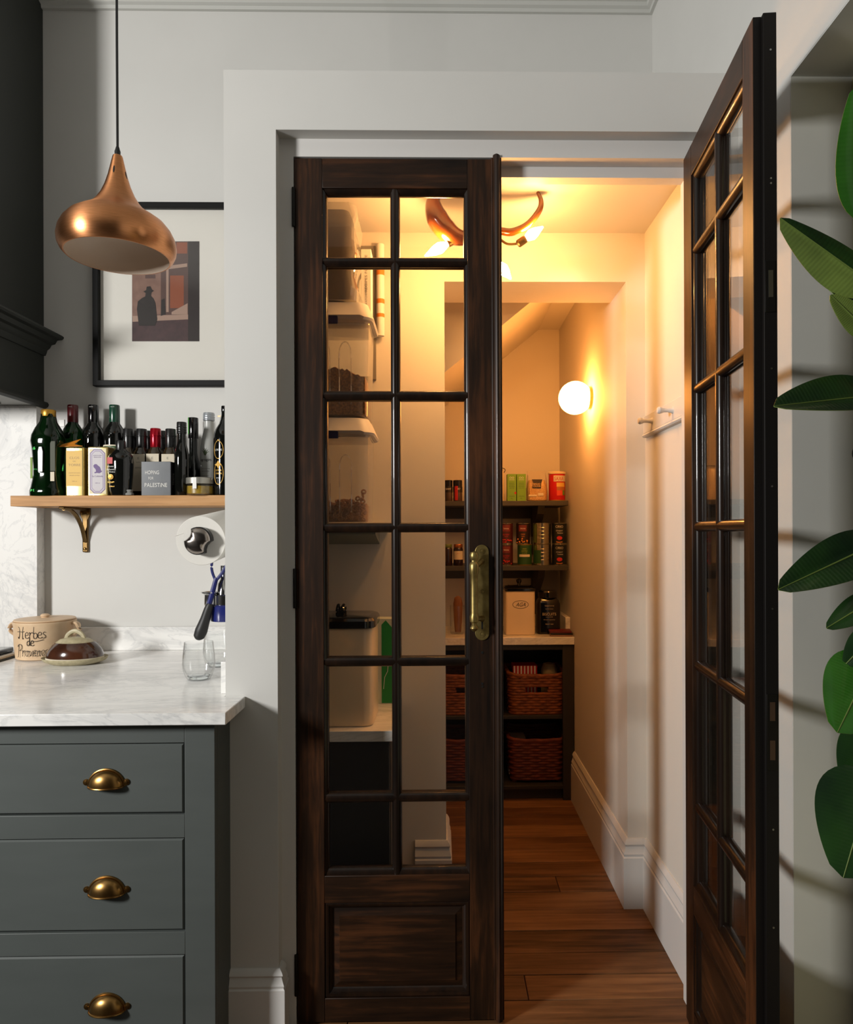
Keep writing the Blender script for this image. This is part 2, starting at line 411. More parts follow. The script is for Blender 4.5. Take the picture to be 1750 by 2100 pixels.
# skirting boards
def skirt(h, t=.02):
    return [(0, 0), (t, 0), (t, h*.735), (t*.82, h*.755), (t*.9, h*.79), (t*.72, h*.83), (t*.5, h*.89), (t*.58, h*.905), (t*.7, h*.925), (t*.55, h*.96), (t*.2, h), (0, h)]
HS = .246
struct(MB().sweep([(XN, YI), (XN, YN), (XNF, YN), (XNF, 3.49)], skirt(HS)).build('baseboard_pantry_right', TRIM, smooth=30))
struct(MB().sweep([(XNL, YN2), (XNL, YN), (XPL+.4, YN)], skirt(HS)).build('baseboard_pantry_left', TRIM, smooth=30))
hk = P(520, 1985, YF).z
struct(MB().sweep([(XO0, YD-.012), (XO0, YF), (-.57, YF)], skirt(hk)).build('baseboard_kitchen', TRIM, smooth=30))
# cornice
zc0 = P(1338, 31, YB).z
cp = [(0, zc0), (.012, zc0), (.014, zc0+.012), (.026, zc0+.016), (.028, zc0+.03), (.05, zc0+.034), (.07, zc0+.055), (.075, zc0+.07), (.1, ZCEIL-.01), (.12, ZCEIL), (0, ZCEIL)]
struct(MB().sweep([(XR, -1.2), (XR, YB), (-1.5, YB)], cp).build('trim_2', CEIL, smooth=25))
# door frame: jambs, head, stops
jy = YF+.052-.006
fr = MB()
fr.box(XO0, XD0-.002, YD-.002, YI, 0, ZO).box(XD1+.002, XO1, YD-.002, YI, 0, ZO).box(XD0-.002, XD1+.002, YD-.002, YI, ZDT+.003, ZO)
fr.box(XD0-.002, XD0+.012, YD+.046, YI+.0, 0, ZST).box(XD1-.012, XD1+.002, YD+.046, YI, 0, ZST).box(XD0-.002, XD1+.002, YD+.046, YI, ZST, ZDT+.003)
struct(fr.build('trim_3', TRIM, smooth=0))

# ------------------------------------------------------------------ glazed double doors
COLS = [(P(671.5, 1000, YD).x-XD0, P(802, 1000, YD).x-XD0), (P(821.5, 1000, YD).x-XD0, P(953, 1000, YD).x-XD0)]
ROWS = [(397, 525), (545, 800), (820, 1072), (1092, 1348), (1368, 1628), (1648, 1782)]
ZR = [(P(810, b_, YD).z, P(810, t_, YD).z) for t_, b_ in ROWS]
DT = .042
ST1 = P(663, 1000, YD).x-XD0; ST2 = P(961, 1000, YD).x-XD0
ZG0 = P(810, 1795, YD).z; ZG1 = P(810, 386, YD).z
ZP1 = P(810, 1851, YD).z; ZP0 = P(810, 2046, YD).z
def bar_profile(hw):
    q = [(-hw*.8, .5), (-hw, .36), (-hw, .25), (-hw*.72, .1), (-hw*.35, .02), (0, 0), (hw*.35, .02), (hw*.72, .1), (hw, .25), (hw, .36), (hw*.8, .5)]
    return q+[(x, 1-y) for x, y in reversed(q)]
def make_door(name, label, sg, loc, rz, DW):
    d = thing(name, label, None, loc, rz, kind='structure')
    def bx(n, m, x0, x1, z0, z1, y0=0., y1=DT, par=d, bev=.0015):
        a_, b_ = sorted((x0*sg, x1*sg)); return MB().box(a_, b_, y0, y1, z0, z1).build(n, m, par, bevel=bev)
    z0 = .008
    bx('stile', WOODV, 0, ST1, z0, ZDT); bx('stile', WOODV, ST2, DW, z0, ZDT)
    bx('rail', WOODH, ST1, ST2, ZG1, ZDT-.0005); bx('rail', WOODH, ST1, ST2, ZP1, ZG0); bx('rail', WOODH, ST1, ST2, z0, ZP0)
    # muntins
    xm = (COLS[0][1]+COLS[1][0])/2; hw = (COLS[1][0]-COLS[0][1])/2
    pr = bar_profile(hw); yo = .003; th = DT-.006
    MB().rings([[((xm+x)*sg, yo+y*th, z) for x, y in pr] for z in (ZG0, ZG1)]).build('muntin', WOODM, d)
    for i in range(5):
        zb, zt = ZR[i+1][1], ZR[i][0]; zc = (zb+zt)/2; pz = bar_profile((zt-zb)/2)
        MB().rings([[(x*sg, yo+y*th, zc+z) for z, y in pz] for x in (ST1, ST2)]).build('muntin', WOODM, d)
    # glazing bead round the glazed opening
    gb = MB(); be = COLS[0][0]-ST1
    for ya, yb, yc in ((.005, .0165, .016), (DT-.005, DT-.0165, DT-.016)):
        for (x0, x1, za, zb_) in ((ST1, ST1+be, ZG0, ZG1), (ST2, ST2-(ST2-COLS[1][1]), ZG0, ZG1)):
            gb.rings([[(x0*sg, ya, z), ((x0*.6+x1*.4)*sg, ya+(yb-ya)*.1, z), ((x0*.2+x1*.8)*sg, ya+(yb-ya)*.5, z), (x1*sg, yb, z), (x1*sg, DT/2, z), (x0*sg, DT/2, z)] for z in (za, zb_)])
        for (za, zb_) in ((ZG0, ZR[5][0]), (ZG1, ZR[0][1])):
            gb.rings([[(x*sg, ya, za), (x*sg, ya+(yb-ya)*.1, za*.6+zb_*.4), (x*sg, ya+(yb-ya)*.5, za*.2+zb_*.8), (x*sg, yb, zb_), (x*sg, DT/2, zb_), (x*sg, DT/2, za)] for x in (ST1, ST2)])
    gb.build('glazing_bead', WOODM, d)
    for zb, zt in ZR:
        for x0, x1 in COLS:
            bx('pane', GLASS, x0-.003, x1+.003, zb-.003, zt+.003, DT/2-.0016, DT/2+.0016, bev=0)
    # raised panel
    pb = MB(); i1 = .030; mw_ = .022
    for s0, s1 in ((0, 1), (1, -1)):
        y_ = lambda t: t if s1 == 1 else DT-t
        rr = []
        for ins, yy in ((mw_*.7, .017), (mw_*.9, .017), (i1+.008, .0125), (i1+.010, .0095)):
            rr.append([((ST1+ins)*sg, y_(yy), ZP0+ins), ((ST2-ins)*sg, y_(yy), ZP0+ins), ((ST2-ins)*sg, y_(yy), ZP1-ins), ((ST1+ins)*sg, y_(yy), ZP1-ins)])
        pb.rings(rr, True, False, True)
    pb.build('panel', WOODH, d, smooth=0)
    pm = MB()
    for yb0, yd in ((.0, 1), (DT, -1)):
        rr = []
        for ins, yy in ((0, .020), (0, .004), (.004, .002), (.010, .004), (.012, .009), (.018, .012), (mw_, .018), (mw_, .020)):
            y2 = yb0+yd*yy
            rr.append([((ST1+ins)*sg, y2, ZP0+ins), ((ST2-ins)*sg, y2, ZP0+ins), ((ST2-ins)*sg, y2, ZP1-ins), ((ST1+ins)*sg, y2, ZP1-ins)])
        pm.rings(rr, True, False, False)
    pm.build('panel_moulding', WOODM, d, smooth=30)
    for pt, pb_ in ((386, 466), (1166, 1247), (1956, 2040)):
        zt, zb = P(605, pt, YD).z, P(605, pb_, YD).z
        h_ = MB().lathe([(.0045, zb), (.005, zb+.002), (.005, zt-.002), (.0045, zt)], 12, (-.0015*sg, -.004, 0))
        h_.box(*sorted((-.001*sg, .003*sg)), -.004, .03, zb, zt)
        h_.build('hinge', IRON, d)
    return d, bx
d1, bx1 = make_door('door_1', 'closed dark-stained glazed door leaf with a brass pull handle', 1, (XD0, YD, 0), 0, .5535)
# meeting bead on the closed leaf
xb0, xb1 = P(1010, 1000, YD).x-XD0, P(1031, 1000, YD).x-XD0; hb = (xb1-xb0)/2
prb = [(-hb, .010), (-hb, 0), (-hb*.82, -.001), (-hb*.75, .001), (-hb*.62, -.006), (-hb*.3, -.011), (0, -.013), (hb*.3, -.011), (hb*.62, -.006), (hb*.75, 0), (hb*.82, -.001), (hb, .001), (hb, .010)]
ztb = P(1018, 320, YD).z
MB().rings([[(xb0+hb+x, y-.0, z) for x, y in prb] for z in (.008, ztb)]).build('meeting_bead', WOODV, d1)
# brass pull handle on a long plate
def dx(px): return P(px, 1215, YD).x-XD0
def dz(py): return P(988, py, YD).z
xp0, xp1 = dx(974.5), dx(1003); zp0, zp1 = dz(1313), dz(1117); rp = (xp1-xp0)/2; xc = (xp0+xp1)/2
pl = [(xc+rp*math.cos(R(a)), zp1-rp+rp*math.sin(R(a))) for a in range(0, 181, 15)]+[(xc+rp*math.cos(R(a)), zp0+rp+rp*math.sin(R(a))) for a in range(180, 361, 15)]
plate = MB().prism(pl, -.004, .001).build('handle_plate', BRASS2, d1, bevel=.001)
for py in (1130, 1213, 1300):
    MB().lathe([(.0075, 0), (.0075, -.002), (.006, -.002), (.006, -.0008), (.0045, -.0008), (.004, -.003), (.0012, -.0035)], 20, (xc, -.004, dz(py)), axis=1).build('rosette', BRASS2, plate)
MB().box(xc-.0022, xc+.0022, -.0046, -.0035, dz(1290), dz(1275)).build('keyhole', BLACK, plate)
for py in (1338, 1402, 1408):
    MB().lathe([(.0035, 0), (.0035, -.0015)], 12, (xc, .0, dz(py)), axis=1).build('keyhole', BLACK, d1)
xg = dx(971.5); gy = -.034
gp = [(1292, .1), (1290, .6), (1285, 1.15), (1280, .95), (1278, .7), (1274, .75), (1272, 1.15), (1262, 1.3), (1257, 1.05), (1254, 1.0), (1200, 1.0), (1178, 1.05), (1172, 1.3), (1158, 1.35), (1154, 1.15), (1151, .8), (1148, .8), (1145, 1.1), (1138, 1.25), (1132, .95), (1129, .1)]
MB().lathe([(r*.0098, dz(py)) for py, r in gp], 20, (xg, gy, 0)).build('handle_grip', BRASS2, d1)
for py in (1163, 1266):
    MB().tube([(xg, gy, dz(py)), (xg+.004, gy+.012, dz(py)), (xc-.002, -.006, dz(py-12 if py < 1200 else py+2)), (xc-.001, -.003, dz(py-12 if py < 1200 else py+2))], [.006, .006, .008, .010], 10).build('handle_bracket', BRASS2, d1)
# the open leaf
DANG = R(84.9); DW = .535
d2, bx2 = make_door('door_2', 'dark-stained glazed door leaf swung wide open beside the right wall', -1, (XD1+.008, YD-.004, 0), DANG, DW)
# rebated free edge, bolt and lock plates (local x = -DW is the free edge, y = 0 outer face)
EDGE = mat('black_stained_edge', '#0d0907', .6, spec=.25, bump=.1, scale=60)
bx2('rebate', EDGE, DW, DW+.012, .008, ZDT, .0, .026)
bx2('edge_strip', EDGE, DW, DW+.001, .008, ZDT-.0005, .026, DT-.0005, bev=0)
zz = lambda py: H+(1090-py)*1.385/F
MB().box(-DW-.0135, -DW-.011, .004, .024, zz(645), zz(540)).build('bolt_plate', IRON, d2, bevel=.0005)
MB().box(-DW-.0145, -DW-.0130, .009, .018, zz(615), zz(560)).build('bolt_lever', STEEL, d2)
lp = MB().box(-DW-.0135, -DW-.011, .003, .024, zz(1580), zz(1424)).build('lock_plate', IRON, d2, bevel=.0005)
for a_, b_ in ((1478, 1440), (1558, 1518)):
    MB().box(-DW-.0142, -DW-.0132, .008, .018, zz(a_), zz(b_)).build('lock_slot', mat('lock_slot_shade', '#4a3627', .5, .4), lp)  # solid blocks; the shade inside the slots is put into their dark brass colour
for py in (110, 372, 382, 760, 1000, 1250, 1700, 1900):
    MB().lathe([(.002, 0), (.002, .001)], 8, (-DW-.0130, .012, zz(py)), axis=0).build('screw', STEEL, d2)
# outer glazed door in the right wall opening
d3 = thing('door_3', 'cream painted outer door at the right edge behind the plant', None, (P(1748, 900, YO).x, YO, 0), kind='structure')
CRP = mat('cream_door_paint', '#d8cfa4', .5)
MB().box(0, .045, -.10, -.004, 0, ZOP-.004).build('stile', CRP, d3, bevel=.002)
MB().box(0, .045, -1.3, -1.2, 0, ZOP-.004).build('stile', CRP, d3, bevel=.002)
MB().box(0.003, .042, -1.2, -.10, ZOP-.12, ZOP-.004).build('rail', CRP, d3, bevel=.002)
MB().box(0.003, .042, -1.2, -.10, 0, .9).build('panel', CRP, d3, bevel=.002)
MB().box(0.02, .026, -1.2, -.10, .9, ZOP-.12).build('pane', mat('dark_opaque_pane', '#0c0f10', .04, coat=.3), d3)  # unseen opaque pane, made near-black to keep outside light from coming in
hz = P(1745, 930, YO-.03).z
MB().lathe([(.004, 0), (.004, -.008), (.012, -.010), (.017, -.016), (.014, -.022), (.002, -.025)], 16, (.006, -.04, hz), axis=0).build('knob', IRON, d3)

# ------------------------------------------------------------------ range hood, splashback, cooker
XH = P(90, 600, YB).x
hd = thing('range_hood', 'dark green painted range hood with moulded cornice at the left edge', 'range hood', (XH, YB, 0))
zhb = P(90, 838, YB).z; zm1 = P(130, 689, YB).z
def hw_(mb, n, m, **k): return mb.build(n, m, hd, origin=(XH, YB, 0), **k)
hw_(MB().box(-2.7, XH, 2.24, YB-.001, zhb+.02, ZCEIL-.001), 'body', HOOD, smooth=0)
cpf = [(0, zm1-.075), (.006, zm1-.075), (.010, zm1-.066), (.013, zm1-.055), (.022, zm1-.048), (.027, zm1-.04), (.028, zm1-.036), (.042, zm1-.032), (.048, zm1-.022), (.050, zm1-.018), (.058, zm1-.017), (.068, zm1-.016), (.074, zm1-.01), (.074, zm1-.005), (.068, zm1), (0, zm1+.004)]
hw_(MB().sweep([(XH, YB-.001), (XH, 2.24), (-2.7, 2.24)], cpf), 'cornice', HOOD)
bpf = [(0, zhb), (.006, zhb), (.015, zhb+.006), (.018, zhb+.014), (.014, zhb+.022), (0, zhb+.026)]
hw_(MB().sweep([(XH, YB-.001), (XH, 2.24), (-2.7, 2.24)], bpf), 'bottom_moulding', HOOD)
hw_(MB().box(-2.7, XH-.005, 2.245, 2.575, zhb+.004, zhb+.02), 'underside', mat('pale_grey_board', '#a9a9a6', .6), smooth=0)
hw_(MB().box(-2.5, XH-.09, 2.3, 2.52, zhb-.006, zhb+.004), 'filter', STEEL, bevel=.002)
tag(wbox('marble_splashback', MARBLE2, -2.7, XH, 2.579, YB-.001, ZC+.001, zhb+.003), 'white veined marble splashback under the range hood', 'splashback')
# range cooker, mostly beyond the left edge
rk = thing('range_cooker', 'black range cooker top just showing at the left end of the worktop', 'cooker', (-2.05, 2.15, 0))
o_ = (-2.05, 2.15, 0); xk = min(P(30, 1345, 2.46).x, -1.502)
MB().box(-2.6, xk-.004, 1.745, 2.56, .0, ZC+.004).build('body', HOOD, rk, origin=o_, bevel=.004)
MB().box(-2.6, xk-.03, 1.76, 2.56, ZC+.0042, ZC+.012).build('hotplate_surround', STEEL, rk, origin=o_, bevel=.002)
MB().box(-2.58, xk-.034, 1.95, 2.53, ZC+.012, ZC+.030).build('pan_support', BLACKG, rk, origin=o_, bevel=.004)
MB().box(xk-.028, xk-.006, 1.75, 2.52, ZC+.0042, ZC+.013).build('side_strip', mat('pale_strip', '#b7aa97', .5), rk, origin=o_, bevel=.002)

# ------------------------------------------------------------------ drawer unit and worktop
XC1 = P(441, 1700, 1.745).x; YC = 1.745
cab = thing('drawer_cabinet', 'dark grey-green painted drawer cabinet under the marble worktop', 'cabinet', (-1.03, YC, 0))
oc = (-1.03, YC, 0)
def cb(n, x0, x1, y0, y1, z0, z1, m=CAB, par=cab, bev=.0012): return MB().box(x0, x1, y0, y1, z0, z1).build(n, m, par, origin=oc, bevel=bev)
zct = ZC-.031
def cx_(px, py): return P(px, py, YC).x
def cz_(py, px=200): return P(px, py, YC).z
xdr = cx_(379, 1700); xdl = -1.44
dr = [(cz_(1672), cz_(1525)), (cz_(1913), cz_(1720)), (cz_(1960+215), cz_(1960))]
cb('side_panel', XC1-.02, XC1, YC+.022, 2.60, 0, zct); cb('side_panel', -1.495, -1.475, YC+.022, 2.60, 0, zct); cb('back_panel', -1.475, XC1-.02, 2.585, 2.60, .05, zct)
cb('face_stile', xdr, XC1, YC, YC+.022, 0, zct); cb('face_stile', -1.497, xdl, YC, YC+.022, 0, zct)
zr = [(dr[0][1], zct), (dr[1][1], dr[0][0]), (dr[2][1], dr[1][0]), (.0, dr[2][0])]
for a_, b_ in zr: cb('face_rail', xdl, xdr, YC+.0003, YC+.022, a_, b_)
# cup handle mesh
def cup_handle():
    a_, b_, c_ = .0435, .040, .026; mb = MB(); rings = []
    for i in range(17):
        th = math.pi*i/16; rings.append([(-a_*math.cos(th), -c_*math.sin(th)*math.sin(ph)-.001, b_*math.sin(th)*math.cos(ph)) for ph in [math.pi/2*k/9 for k in range(10)]])
    mb.rings(rings, False, False, False)
    mb.tube([(-a_*1.02*math.cos(math.pi*i/20), -.002, b_*1.05*math.sin(math.pi*i/20)) for i in range(21)], .0028, 8, upv=(0, 1, 0))
    mb.tube([(-a_*math.cos(math.pi*i/20), -c_*math.sin(math.pi*i/20)-.001, 0) for i in range(21)], .0026, 8)
    for s_ in (-1, 1):
        mb.lathe([(.008, 0), (.008, -.0025), (.0045, -.003), (.004, -.0045), (.001, -.005)], 16, (s_*(a_+.006), 0, .010), axis=1)
    return mb
hm = None
for i, (zb, zt) in enumerate(dr):
    x0, x1 = xdl+.003, xdr-.003
    D = MB(); ins = .004
    D.rings([[(x0, YC+.02, zb+.003), (x1, YC+.02, zb+.003), (x1, YC+.02, zt-.003), (x0, YC+.02, zt-.003)],
             [(x0, YC+.006, zb+.003), (x1, YC+.006, zb+.003), (x1, YC+.006, zt-.003), (x0, YC+.006, zt-.003)],
             [(x0+ins, YC+.0015, zb+.003+ins), (x1-ins, YC+.0015, zb+.003+ins), (x1-ins, YC+.0015, zt-.003-ins), (x0+ins, YC+.0015, zt-.003-ins)]])
    do = D.build('drawer', CAB, cab, origin=oc, smooth=0)
    hz_ = cz_((1609, 1829, 2069)[i])-.004; hx = cx_(218.5, 1700)
    loc = (hx-oc[0], YC+.0015-oc[1], hz_)
    if hm is None: h0 = cup_handle().build('cup_handle', BRASS, do, loc); hm = h0.data
    else: link('cup_handle', hm, do, loc)
    link('cup_handle', hm, do, (-1.25-oc[0], loc[1], hz_)) if False else None
XWT = P(463, 1463, 1.70).x
poly = [(-1.499, 1.70), (XWT, 1.70), (XWT, YF-.001), (XBL-.002, YF-.001), (XBL-.002, YB-.002), (-1.499, YB-.002)]
wt = thing('marble_worktop', 'white veined marble worktop with low upstand, along the kitchen wall', 'worktop', (-1.03, 2.1, ZC))
ow = (-1.03, 2.1, ZC)
MB().prism(poly, ZC-.030, ZC, 'xy').build('slab', MARBLE, wt, origin=ow, bevel=.002)
zu = P(300, 1286, 2.61).z
MB().box(-1.497, XBL-.022, 2.61, YB-.002, ZC+.0002, zu).build('upstand', MARBLE, wt, origin=ow, bevel=.0015)
MB().box(XBL-.022, XBL-.0015, P(447, 1421, 1.9).y, YB-.002, ZC+.0002, zu).build('upstand', MARBLE, wt, origin=ow, bevel=.0015)

# ------------------------------------------------------------------ pendant lamp
YP = 1.85
pc = P(242, 527, YP); pt = P(242, 320, YP)
pd = thing('pendant_lamp', 'brushed copper pendant lamp hanging on a black cord', 'lamp', (pc.x, YP, pc.z))
hh = pt.z-pc.z
prof = [(.0115, 1.0), (.013, .985), (.018, .90), (.024, .80), (.032, .70), (.042, .61), (.054, .535), (.066, .48), (.082, .435), (.101, .39), (.118, .345), (.132, .28), (.141, .21), (.1445, .14), (.143, .08), (.137, .03), (.129, 0)]
inn = [(.126, .0), (.134, .035), (.139, .09), (.138, .16), (.12, .29), (.09, .37), (.05, .44), (.02, .6), (.002, .62)]
def slot_lathe(prof, seg):
    return MB().lathe([(r, z*hh) for r, z in prof], seg, cap0=False, cap1=False)
sh = MB().lathe([(r, z*hh) for r, z in prof], 64, cap0=False, cap1=False)
sh.lathe([(.129, 0), (.126, 0)], 64, cap0=False, cap1=False)
sh.build('shade', COPPER, pd, smooth=50)
MB().lathe([(r, z*hh) for r, z in inn], 64, cap0=False, cap1=False).build('shade_lining', ENAMEL, pd, smooth=60)
for ang, zc_ in ((-89, .83), (-8, .80), (75, .81)):
    r_ = .0232; zz_ = zc_*hh; ca, sa = math.cos(R(ang)), math.sin(R(ang))
    ring = []
    m_ = MB()
    pts = [(.0022*math.cos(R(t))*1.0, .0105*math.sin(R(t))) for t in range(0, 360, 30)]
    def q(u, v, off):
        rr = .024+(.80-zc_)*.06 - v*.224 + off
        return (rr*ca - u*sa, rr*sa + u*ca, zz_+v)
    m_.rings([[q(u, v, -.001) for u, v in pts], [q(u, v, .0008) for u, v in pts]])
    m_.build('vent_slot', BLACK, pd)
MB().lathe([(.007, hh-.002), (.0075, hh+.012), (.006, hh+.016), (.0045, hh+.022), (.003, hh+.026)], 16).build('cord_grip', BLACK, pd)
zce = ZCEIL-pc.z-.001
MB().tube([(0, 0, hh+.02), (-.0008, 0, hh+.3), (-.001, 0, zce)], .0032, 10).build('cord', BLACK, pd)

# ------------------------------------------------------------------ framed print
YFm = YB-.02
fx0, fx1 = P(192, 700, YFm).x, P(490, 700, YFm).x; fz0, fz1 = P(320, 792, YFm).z, P(320, 416, YFm).z
pf = thing('framed_print', 'black framed photograph of a hatted figure with wide white mount', 'picture', ((fx0+fx1)/2, YB-.001, fz0))
of = ((fx0+fx1)/2, YB-.001, fz0); bw = .021
fm = MB()
outer = [(fx0, fz0), (fx1, fz0), (fx1, fz1), (fx0, fz1)]
def ins_(k): return [(fx0+k, fz0+k), (fx1-k, fz0+k), (fx1-k, fz1-k), (fx0+k, fz1-k)]
fm.rings([[(x, y, z) for x, z in ins_(k)] for k, y in ((0, YB-.002), (0, YFm-.008), (.002, YFm-.010), (bw-.001, YFm-.010), (bw, YFm-.009), (bw, YB-.004), (.0, YB-.002))], True, False, False)
fm.build('frame', FRAMEB, pf, origin=of, smooth=0)
MB().box(fx0+bw-.001, fx1-bw+.001, YB-.009, YB-.004, fz0+bw-.001, fz1-bw+.001).build('mount', WHITEP, pf, origin=of, smooth=0)
MB().box(fx0+bw-.001, fx1-bw+.001, YFm-.004, YFm-.0025, fz0+bw-.001, fz1-bw+.001).build('pane', GLASS, pf, origin=of, smooth=0)
yp = YB-.0092
pm_ = [mat('print_wall_pink', '#8a6a5e', .6, col2='#7b5c52', scale=30), mat('print_dark', '#241a1c', .6), mat('print_street', '#3d2a2e', .6, col2='#4a3236', scale=40),
       mat('print_orange', '#8d4a2e', .6), mat('print_shade', '#553c38', .6), mat('print_figure', '#1d1516', .6), mat('print_pale', '#a68a7c', .6)]
pr_ = MB()
def pp(poly, mi, lay):
    pr_.m(mi); pts = [P(x, y, yp) for x, y in poly]
    pr_.rings([[(p.x, yp+.0004-lay*.00012, p.z) for p in pts], [(p.x, yp-lay*.00012, p.z) for p in pts]])
pp([(271, 495), (409, 495), (409, 700), (271, 700)], 2, 0)
pp([(271, 495), (330, 495), (330, 645), (271, 650)], 0, 1)
pp([(330, 495), (386, 495), (386, 650), (330, 648)], 4, 1)
pp([(349, 565), (377, 565), (377, 632), (349, 632)], 3, 2); pp([(362, 497), (384, 497), (384, 520), (362, 520)], 3, 2)
pp([(298, 563), (319, 563), (319, 571), (298, 571)], 4, 2)
pp([(341, 530), (346, 530), (346, 640), (341, 640)], 6, 2); pp([(346, 545), (384, 540), (384, 547), (346, 552)], 6, 2)
pp([(272, 648), (386, 645), (386, 655), (272, 660)], 6, 3); pp([(352, 640), (385, 622), (385, 645), (352, 645)], 6, 4)
pp([(386, 495), (409, 495), (409, 700), (386, 700)], 1, 5)
fig = [(285, 668), (281, 634), (283, 618), (292, 611), (298, 608), (299, 601), (294, 598), (300, 595), (301, 588), (309, 587), (312, 594), (316, 596), (311, 600), (310, 607), (315, 612), (319, 621), (323, 655), (318, 668)]
pp(fig, 5, 6); pp([(331, 615), (338, 612), (340, 645), (330, 648)], 5, 4)
pr_.build('photograph', pm_, pf, origin=of, smooth=0)

# ------------------------------------------------------------------ oak shelf, brackets
shf = tag(wbox('oak_shelf', OAK, P(21, 1025, 2.43).x, XBL-.001, 2.43, YB-.001, ZSH-.0365, ZSH, bevel=.0015), 'long oak wall shelf carrying the bottles', 'shelf')
def bracket(x, label):
    z1 = ZSH-.0367; b = thing('shelf_bracket', label, 'bracket', (x, YB-.001, z1), group='brackets under the oak shelf')
    MB().box(-.011, .011, -.009, 0, -.165, -.0005).build('wall_leg', BRONZE, b, bevel=.004)
    MB().box(-.011, .011, -.17, 0, -.009, -.0003).build('shelf_leg', BRONZE, b, bevel=.003)
    MB().tube(spline([(0, -.155, -.006), (0, -.11, -.012), (0, -.065, -.035), (0, -.03, -.075), (0, -.008, -.125)], 5), .008, 8, flat=.9).build('brace', BRONZE, b)
    for sx_, sz_ in ((-.012, -.018), (.012, -.018), (0, -.152)):
        MB().lathe([(.006, 0), (.006, -.003), (.002, -.005)], 12, (sx_, -.008, sz_), axis=1).build('screw', BRASS, b)
    MB().prism([(-.019, -.002), (.019, -.002), (.019, -.024), (.010, -.045), (-.010, -.045), (-.019, -.024)], -.0085, 0).build('back_plate', BRONZE, b, bevel=.002)
bracket(P(177, 1080, YB).x, 'bronze shelf bracket under the left end of the oak shelf')
bracket(-.73, 'bronze shelf bracket half hidden behind the pantry corner')

# ------------------------------------------------------------------ bottles and tins on the oak shelf
def wz(py, px, Y): return P(px, py, Y).z
def base(px, Y): return (P(px, 1000, Y).x, Y, ZSH)
def bottle(name, label, px, Y, top, rpx, prof, glass, capm, cap, group=None, n=2., sy=1., cat='bottle', rz=0., seg=28, neckm=None):
    """prof: (radius fraction, height fraction); cap: fraction (z0, z1, radius fraction)"""
    h = wz(top, px, Y)-ZSH; r = rpx*Y/F
    t = thing(name, label, cat, base(px, Y), rz, group)
    MB().lathe([(a*r, b*h) for a, b in prof], seg, n=n, sy=sy).build('glass_body', glass, t, smooth=40)
    z0, z1, cr = cap
    MB().lathe([(cr*r*.98, z0*h), (cr*r, z0*h+.001), (cr*r, z1*h-.0025), (cr*r*.93, z1*h)], 24).build('cap', capm, t)
    return t, r, h
def label_on(t, r, z0, z1, m, half=1.0, a=0., name='paper_label', sy=1.):
    return wrap_patch(MB(), r+.0003, a-half, a+half, z0, z1, sy=sy).build(name, m, t)
Yf_, Yb_ = 2.475, 2.575
OIL = [(.9, 0), (1, .015), (1, .60), (.97, .66), (.85, .72), (.6, .77), (.42, .81), (.38, .85), (.38, .93)]
# big square green bottle
bh = wz(841, 103, Yf_)-ZSH
t, r, h = bottle('oil_bottle', 'large square dark green bottle with gold cap, leftmost on the oak shelf', 100, Yf_, 841, 30.5,
    [(.97, 0), (1.0, .02), (1.0, .06), (.94, .10), (.80, .24), (.80, .34), (.88, .55), (.95, .63), (.90, .70), (.72, .78), (.48, .86), (.42, .92), (.41, .95)], GREEN1, mat('gold_cap', '#b98a35', .35, .7), (.92, 1.0, .45), n=3.2)
MB().prism([(-.009, .10*h+.05), (.009, .10*h+.05), (.010, .5*h), (.006, .56*h), (-.006, .56*h), (-.010, .5*h)], -.052, -.040).build('embossed_panel', mat('embossed_green_glass', '#081408', .3), t, bevel=.002)
lettering(t, [('OLIO', -.003, .34*h, .05, .007)], mat('emboss_shine', '#9fa59c', .3), y=-.0525, rot90=True)
MB().box(.030, .0465, -.0445, -.0425, .28*h, .62*h).build('back_label', mat('label_olive', '#2c3014', .6), t)
MB().box(-.0432, -.036, -.036, -.034, .20*h, .44*h).build('side_label', mat('label_leaf_green', '#6f8a2c', .6), t)
MB().box(.031, .0445, -.046, -.0443, .165*h, .27*h).build('barcode_label', LCREAM, t)
capd = [('dark_red', SHRED, 150, GREEN1, 'green bottle with a long dark red capsule, behind the big green bottle'),
        ('black', BLACKG, 192, DARKGL, 'dark bottle with a long black capsule, behind the pale gold tin'),
        ('green', SHGREEN, 235.5, DARKGL, 'dark bottle with a long green capsule and cream label, behind the lavender-labelled tin')]
for nm, cm, px, gm, lb in capd:
    t, r, h = bottle('wine_bottle', lb, px, Yb_, 831, 20.6, [(.9, 0), (1, .012), (1, .62), (.97, .68), (.86, .735), (.66, .775), (.5, .80), (.46, .83), (.46, .9)], gm, cm, (.80, 1.0, .485), group='tall capsuled bottles in the back row')
    MB().lathe([(.012, 0), (.012, -.002), (.009, -.003), (.008, -.0015), (.004, -.003), (.001, -.0035)], 18, (-.001, -r*.96, .66*h), axis=1).build('glass_seal', gm, t)
    lettering(t, [('OLIO', 0, .975*h, .014, .003)], WHITEINK, wrap=.486*r)
    if nm == 'green':
        label_on(t, r, .28*h, .56*h, LCREAM); label_on(t, r+.0004, .51*h, .545*h, DKGREEN, .75)
        lettering(t, [('FRANTOIO', 0, .527*h, .034, .004)], LCREAM, wrap=r+.0017)
